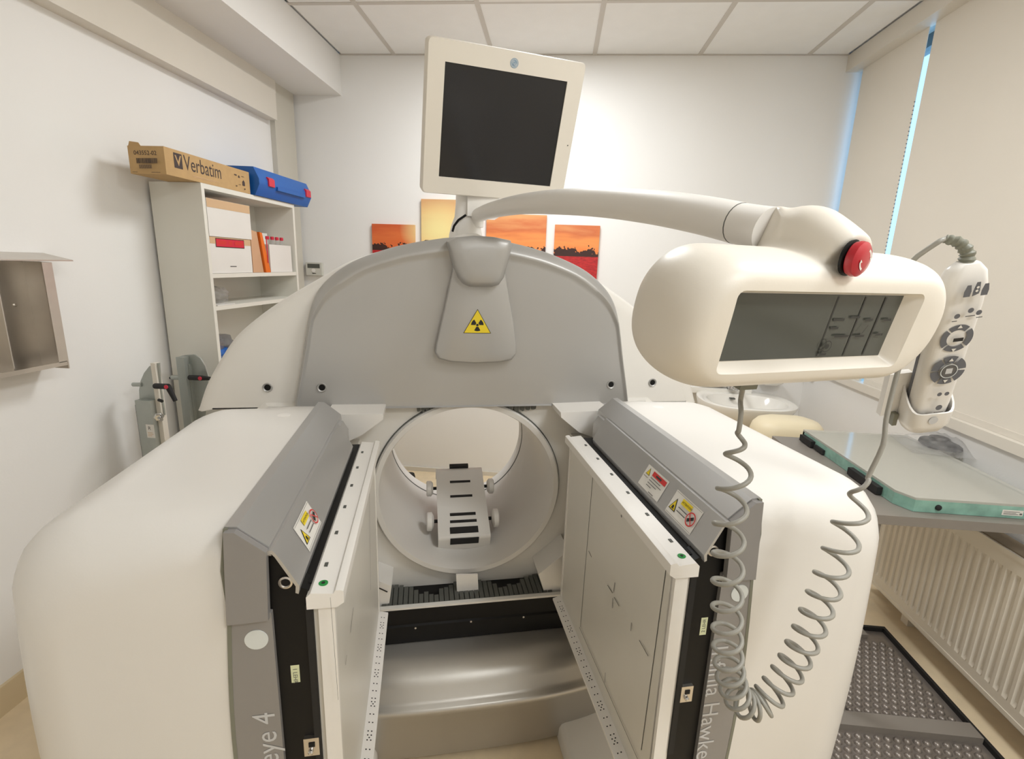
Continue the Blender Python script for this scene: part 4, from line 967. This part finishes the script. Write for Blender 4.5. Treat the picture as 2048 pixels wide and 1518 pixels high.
p = PY(318, 800, YP-.036); MB().tube([p, p + Vector((.022, -.012, 0))], .006, 10).build('grub_screw', 'rubber', t)
p = PY(291, 846, YP-.0355); decal('tag', (p.x, YP-.0355, p.z-.06), (1, 0, 0), (0, 0, 1), [('rect', 0, 0, .034, .055, 'paper'), ('text', 'R', .008, .033, .02, 'cardprint'), ('rect', .005, .02, .025, .022, 'tape'), ('rect', .005, .014, .028, .016, 'tape'), ('rect', .005, .008, .022, .010, 'tape')], t)
YQ = 1.90
t, x0, z0 = bracket(YQ, [(361, 712), (372, 710), (388, 709), (400, 716), (410, 732), (416, 752), (417, 790), (410, 840), (385, 850), (372, 800)], (390, 760), -1, 'zinc clamp post with a black lever in front of the bookcase')
a, b = PY(362, 712, YQ), PY(378, 712, YQ)
MB().box(a.x, b.x, YQ-.03, YQ+.0, .01, a.z, r=.002, seg=1).build('post', 'zinc', t)
MB().box(b.x, b.x+.008, YQ-.012, YQ, .01, a.z-.03, r=.001, seg=1).build('rib', 'zinc', t)
MB().box(a.x-.05, b.x+.09, YQ-.06, YQ+.06, .0, .012, r=.002, seg=1).build('foot_plate', 'zinc', t)
lever(t, (380, 755), (403, 756), (420, 757), YQ)
MB().tube([PY(344, 755, YQ-.01), PY(364, 755, YQ-.01)], .010, 12).build('pin', 'zinc', t)
MB().tube([PY(340, 756, YQ-.01), PY(346, 755, YQ-.01)], .005, 10).build('pin_tip', 'rubber', t)

# ================================================================== side table, flood phantom, bag
TZ = .752
t = thing('side_table', 'grey topped steel table below the window', 'table', (1.28, 1.85, 0))
MB().box(1.005, 1.56, 1.475, 2.20, TZ-.03, TZ, r=.004).build('table_top', 'grey', t)
for x in (1.03,):
    for y, z_ in ((1.505, .0125), (2.17, 0)): MB().box(x-.016, x+.016, y-.016, y+.016, z_, TZ-.03, r=.003).build('leg', 'grey', t)
t = thing('flood_phantom', 'flat clear acrylic tank with green edges lying on the grey table', 'phantom', (1.33, 1.84, TZ))
x0, x1, y0, y1 = 1.118, 1.55, 1.515, 2.17
ol = [(x0+.0, y0+.05), (x0+.03, y0), (x1, y0), (x1, y1), (x0, y1)]
z0, z1, z2 = TZ+.006, TZ+.040, TZ+.048
def edge(p, q, nm='edge_bar'):
    d = (Vector(q)-Vector(p)); L = d.length; a = math.atan2(d.y, d.x)
    return MB().box(.0, L, .0, .012, z0, z1, r=.001, seg=1).build(nm, 'edgegreen', t, Matrix.Translation((p[0], p[1], 0)) @ Matrix.Rotation(a, 4, 'Z'))
for i in range(5): edge(ol[i], ol[(i+1) % 5])
MB().prism(ol, z1, z2, lambda a, b, d: (a, b, d), r=.001, seg=1).build('top_sheet', 'acrylic', t)
MB().prism(ol, TZ+.001, z0, lambda a, b, d: (a, b, d), r=.001, seg=1).build('bottom_sheet', 'edgegreen', t)
MB().prism([(x0+.013, y0+.05), (x0+.035, y0+.013), (x1-.013, y0+.013), (x1-.013, y1-.013), (x0+.013, y1-.013)], z0, z0+.012, lambda a, b, d: (a, b, d)).build('filling', 'acrylic', t, smooth=0)
for a, b in ((2.06, 2.155), (1.62, 1.79)): MB().box(x0-.018, x0+.006, a, b, TZ+.004, TZ+.03, r=.003).build('corner_clip', 'rubber', t)
MB().box(x0-.010, x0+.002, 1.98, 2.05, TZ+.004, TZ+.022, r=.003).build('corner_clip', 'rubber', t)
MB().lathe([(.009, 0), (.009, .004), (.006, .006)], (x0+.10, y0, TZ+.02), (0, -1, 0), 16).build('filler_plug', 'rubber', t)
decal('label', (x0+.285, y0, TZ+.010), (1, 0, 0), (0, 0, 1), [('rect', 0, 0, .06, .018, 'paper'), ('rect', .004, .012, .05, .0135, 'inkgrey'), ('rect', .004, .008, .04, .0095, 'inkgrey'), ('rect', .004, .004, .046, .0055, 'inkgrey'), ('rect', .05, .004, .057, .009, 'inkgrey')], t)
# puck in a clear bag
bcn = PZ(1885, 888, z2+.012)
t = thing('bagged_puck', 'dark round puck in a clear plastic bag on the acrylic tank', 'puck', (bcn.x, bcn.y, z2))
MB().lathe([(.0, .0), (.07, .001), (.078, .008), (.075, .020), (.055, .026), (.0, .027)], (bcn.x, bcn.y, z2+.001), (0, 0, 1), 28).build('puck', 'rubber', t)
MB().lathe([(.030, .026), (.032, .036), (.018, .040), (.0, .040)], (bcn.x-.01, bcn.y+.01, z2+.001), (0, 0, 1), 20).build('puck_hub', 'rubber', t)
mb = MB(); n = 18; R = []
for i in range(n):
    r_ = []
    for j in range(n):
        a, b = -1+2*i/(n-1), -1+2*j/(n-1); d = math.hypot(a, b)
        h = .044*max(0, 1-(max(0, d-.45)/.55)**1.2) if d < 1 else 0
        r_.append((bcn.x + a*.15 + b*.03, bcn.y + b*.13 - a*.03, z2 + .0025 + h + .012*max(0, 1-d*.5)*noise.noise(Vector((i*.55, j*.55, 3)))))
    R.append(r_)
mb.loft(R, False, False, closed=False); mb.build('bag_film', 'bag', t, smooth=12)

# ================================================================== radiator
t = thing('radiator', 'cream panel radiator with vertical grooves under the window', 'radiator', (1.56, 1.2, .06))
RY0, RY1, RZ0, RZ1, RX = .2, 2.24, .09, .605, 1.525
mb = MB(); nrib = 60; pitch = (RY1-RY0-.06)/nrib; prof = []
for k in range(nrib):
    y = RY0+.03+pitch*k; prof += [(y, 0), (y+pitch*.3, 0), (y+pitch*.45, 1), (y+pitch*.8, 1), (y+pitch*.95, 0)]
rows = [(RZ0+.012, 0), (RZ0+.05, 0), (RZ0+.065, 1), (RZ1-.075, 1), (RZ1-.06, 0), (RZ1-.012, 0)]
mb.loft([[(RX + .007*(h*f), y, z) for y, h in prof] for z, f in rows], False, False, closed=False)
mb.build('front_sheet', 'rad', t, smooth=25)
MB().box(RX-.003, RX+.006, RY0, RY1, RZ0, RZ0+.016, r=.003).build('bottom_seam', 'rad', t)
MB().box(RX-.003, RX+.006, RY0, RY1, RZ1-.016, RZ1, r=.003).build('top_seam', 'rad', t)
MB().box(RX+.012, 1.595, RY0+.01, RY1-.01, RZ0+.01, RZ1-.012).build('core', 'rad', t, smooth=0)
MB().box(RX+.004, 1.60, RY0, RY0+.006, RZ0, RZ1+.01).build('end_panel', 'rad', t, smooth=0)
MB().box(RX+.004, 1.60, RY1-.006, RY1, RZ0, RZ1+.01).build('end_panel', 'rad', t, smooth=0)
MB().box(RX+.006, 1.60, RY0+.006, RY1-.006, RZ1-.012, RZ1+.004).build('top_grille', 'mesh', t, smooth=0)
for y in (.5, 2.0):
    MB().box(1.585, 1.619, y-.02, y+.02, .0, RZ1-.03).build('wall_bracket', 'rad', t, smooth=0)

# ================================================================== dimpled metal tray on the floor
t = thing('dimpled_tray', 'dark metal tray with rows of round dimples on the floor below radiator', 'tray', (1.1, 1.2, 0))
DX0, DX1, DY0, DY1 = .80, 1.455, .62, 1.925
MB().box(DX0, DX1, DY0, DY1, .001, .012, r=.002, seg=1).build('base_sheet', 'mat', t)
for a in ((DX0, DX0+.02, DY0, DY1), (DX1-.012, DX1, DY0, DY1), (DX0+.02, DX1-.012, DY0, DY0+.02), (DX0+.02, DX1-.012, DY1-.012, DY1)): MB().box(*a, .012, .03, r=.002, seg=1).build('rim', 'rubber', t)
for y in (1.44, .95): MB().box(DX0+.02, DX1-.012, y-.028, y+.028, .012, .034, r=.003, seg=1).build('cross_bar', 'grey', t)
MB().box(DX0+.02, DX1-.10, DY1-.06, DY1-.012, .012, .028, r=.003, seg=1).build('cross_bar', 'grey', t)
db = MB(); sp_ = .030; j = 0; y = DY0+.04
while y < DY1-.07:
    x = DX0+.04 + (sp_/2 if j % 2 else 0)
    while x < DX1-.03:
        if abs(y-1.44) > .042 and abs(y-.95) > .042 and not (abs(x-1.03) < .03 and abs(y-1.505) < .03): db.lathe([(.012, .0), (.010, .006), (.005, .010)], (x, y, .012), (0, 0, 1), 8)
        x += sp_
    y += sp_*.87; j += 1
o = db.build('dimples', 'mat', t, smooth=60); o['kind'] = 'stuff'

# ================================================================== wash corner
SK = Vector((1.18, 3.0, .715))
t = thing('sink', 'white ceramic wash basin on the back wall beside the window', 'sink', (SK.x, SK.y, .52))
def el(rx, ry, z, cy=0): return [(SK.x + rx*math.copysign(abs(math.cos(a))**.8, math.cos(a)), min(YB-.002, SK.y + cy + ry*math.copysign(abs(math.sin(a))**.8, math.sin(a))), z) for a in [2*PI*k/40 for k in range(40)]]
mb = MB(); mb.loft([el(.10, .10, .52, .10), el(.20, .16, .56, .06), el(.255, .215, .64, .02), el(.275, .238, .70), el(.275, .238, .713), el(.262, .225, .717), el(.225, .165, .71, -.02), el(.20, .14, .66, -.02), el(.12, .08, .60, -.02)])
mb.build('basin', 'ceramic', t, smooth=50)
MB().box(SK.x-.275, SK.x+.10, YB-.07, YB-.002, .70, .735, r=.006).build('back_ledge', 'ceramic', t)
MB().box(SK.x-.05, SK.x-.02, SK.y+.10, SK.y+.125, .686, .693, r=.002).build('overflow_slot', 'fold', t)
t = thing('faucet', 'chrome mixer faucet on the wash basin', 'faucet', (SK.x-.02, 3.17, .735))
MB().lathe([(.034, 0), (.034, .01), (.028, .02), (.026, .07), (.03, .085), (.02, .095), (.004, .097)], (SK.x-.02, 3.17, .735), (0, 0, 1), 20).build('body', 'chrome', t)
MB().tube(spline([(SK.x-.02, 3.16, .79), (SK.x-.02, 3.09, .80), (SK.x-.02, 3.03, .775)], 6), .012, 12).build('spout', 'chrome', t)
MB().tube([(SK.x-.02, 3.17, .83), (SK.x+.01, 3.12, .86)], .008, 10).build('lever', 'chrome', t)
MB().tube([(SK.x-.0, 3.19, .77), (SK.x+.09, 3.20, .80)], .007, 10).build('side_pipe', 'chrome', t)
t = thing('soap_dispenser', 'white and grey wall soap dispenser left of the faucet', 'dispenser', (SK.x-.13, YB-.04, .745))
MB().box(SK.x-.20, SK.x-.055, YB-.055, YB-.002, .745, .93, r=.006).build('body', 'white', t)
MB().box(SK.x-.20, SK.x-.185, YB-.058, YB-.05, .75, .925).build('side_strip', 'keygrey', t, smooth=0)
t = thing('soap_dish', 'small white soap dish on the wall right of the faucet', 'soap dish', (SK.x+.21, YB-.05, .775))
mb = MB(); so = lambda w, d, z: [(SK.x+.21+a, min(YB-.002, YB-.05+b), z) for a, b in rrect(w, d, min(w, d)*.8, 6)]
mb.loft([so(.05, .03, .775), so(.075, .046, .79), so(.08, .05, .80), so(.072, .043, .80), so(.055, .03, .786)]); mb.build('dish', 'ceramic', t)
MB().box(SK.x+.15, SK.x+.215, YB-.016, YB-.002, .80, .90, r=.004).build('back_tile', 'white', t)
MB().box(SK.x+.17, SK.x+.215, YB-.018, YB-.0155, .83, .895).build('back_insert', 'keygrey', t, smooth=0)
# rounded bin beside the basin
t = thing('waste_bin', 'beige bin with a rounded lid between the basin and the table', 'bin', (1.235, 2.56, 0))
mb = MB(); bo = lambda k, z: [(1.235+a*k, 2.56+b*k, z) for a, b in rrect(.17, .10, .09, 8)]
mb.loft([bo(.85, .004), bo(.9, .02), bo(1.0, .64)]); mb.build('bucket', 'beige', t, smooth=50)
mb = MB(); mb.loft([bo(1.03, .64), bo(1.03, .67), bo(.98, .70), bo(.85, .725), bo(.6, .738), bo(.2, .743)]); mb.build('lid', 'beige', t, smooth=60)
MB().box(1.60, 1.618, 3.12, 3.17, .83, .88, r=.003).build('blind_bracket', 'trim', wr)
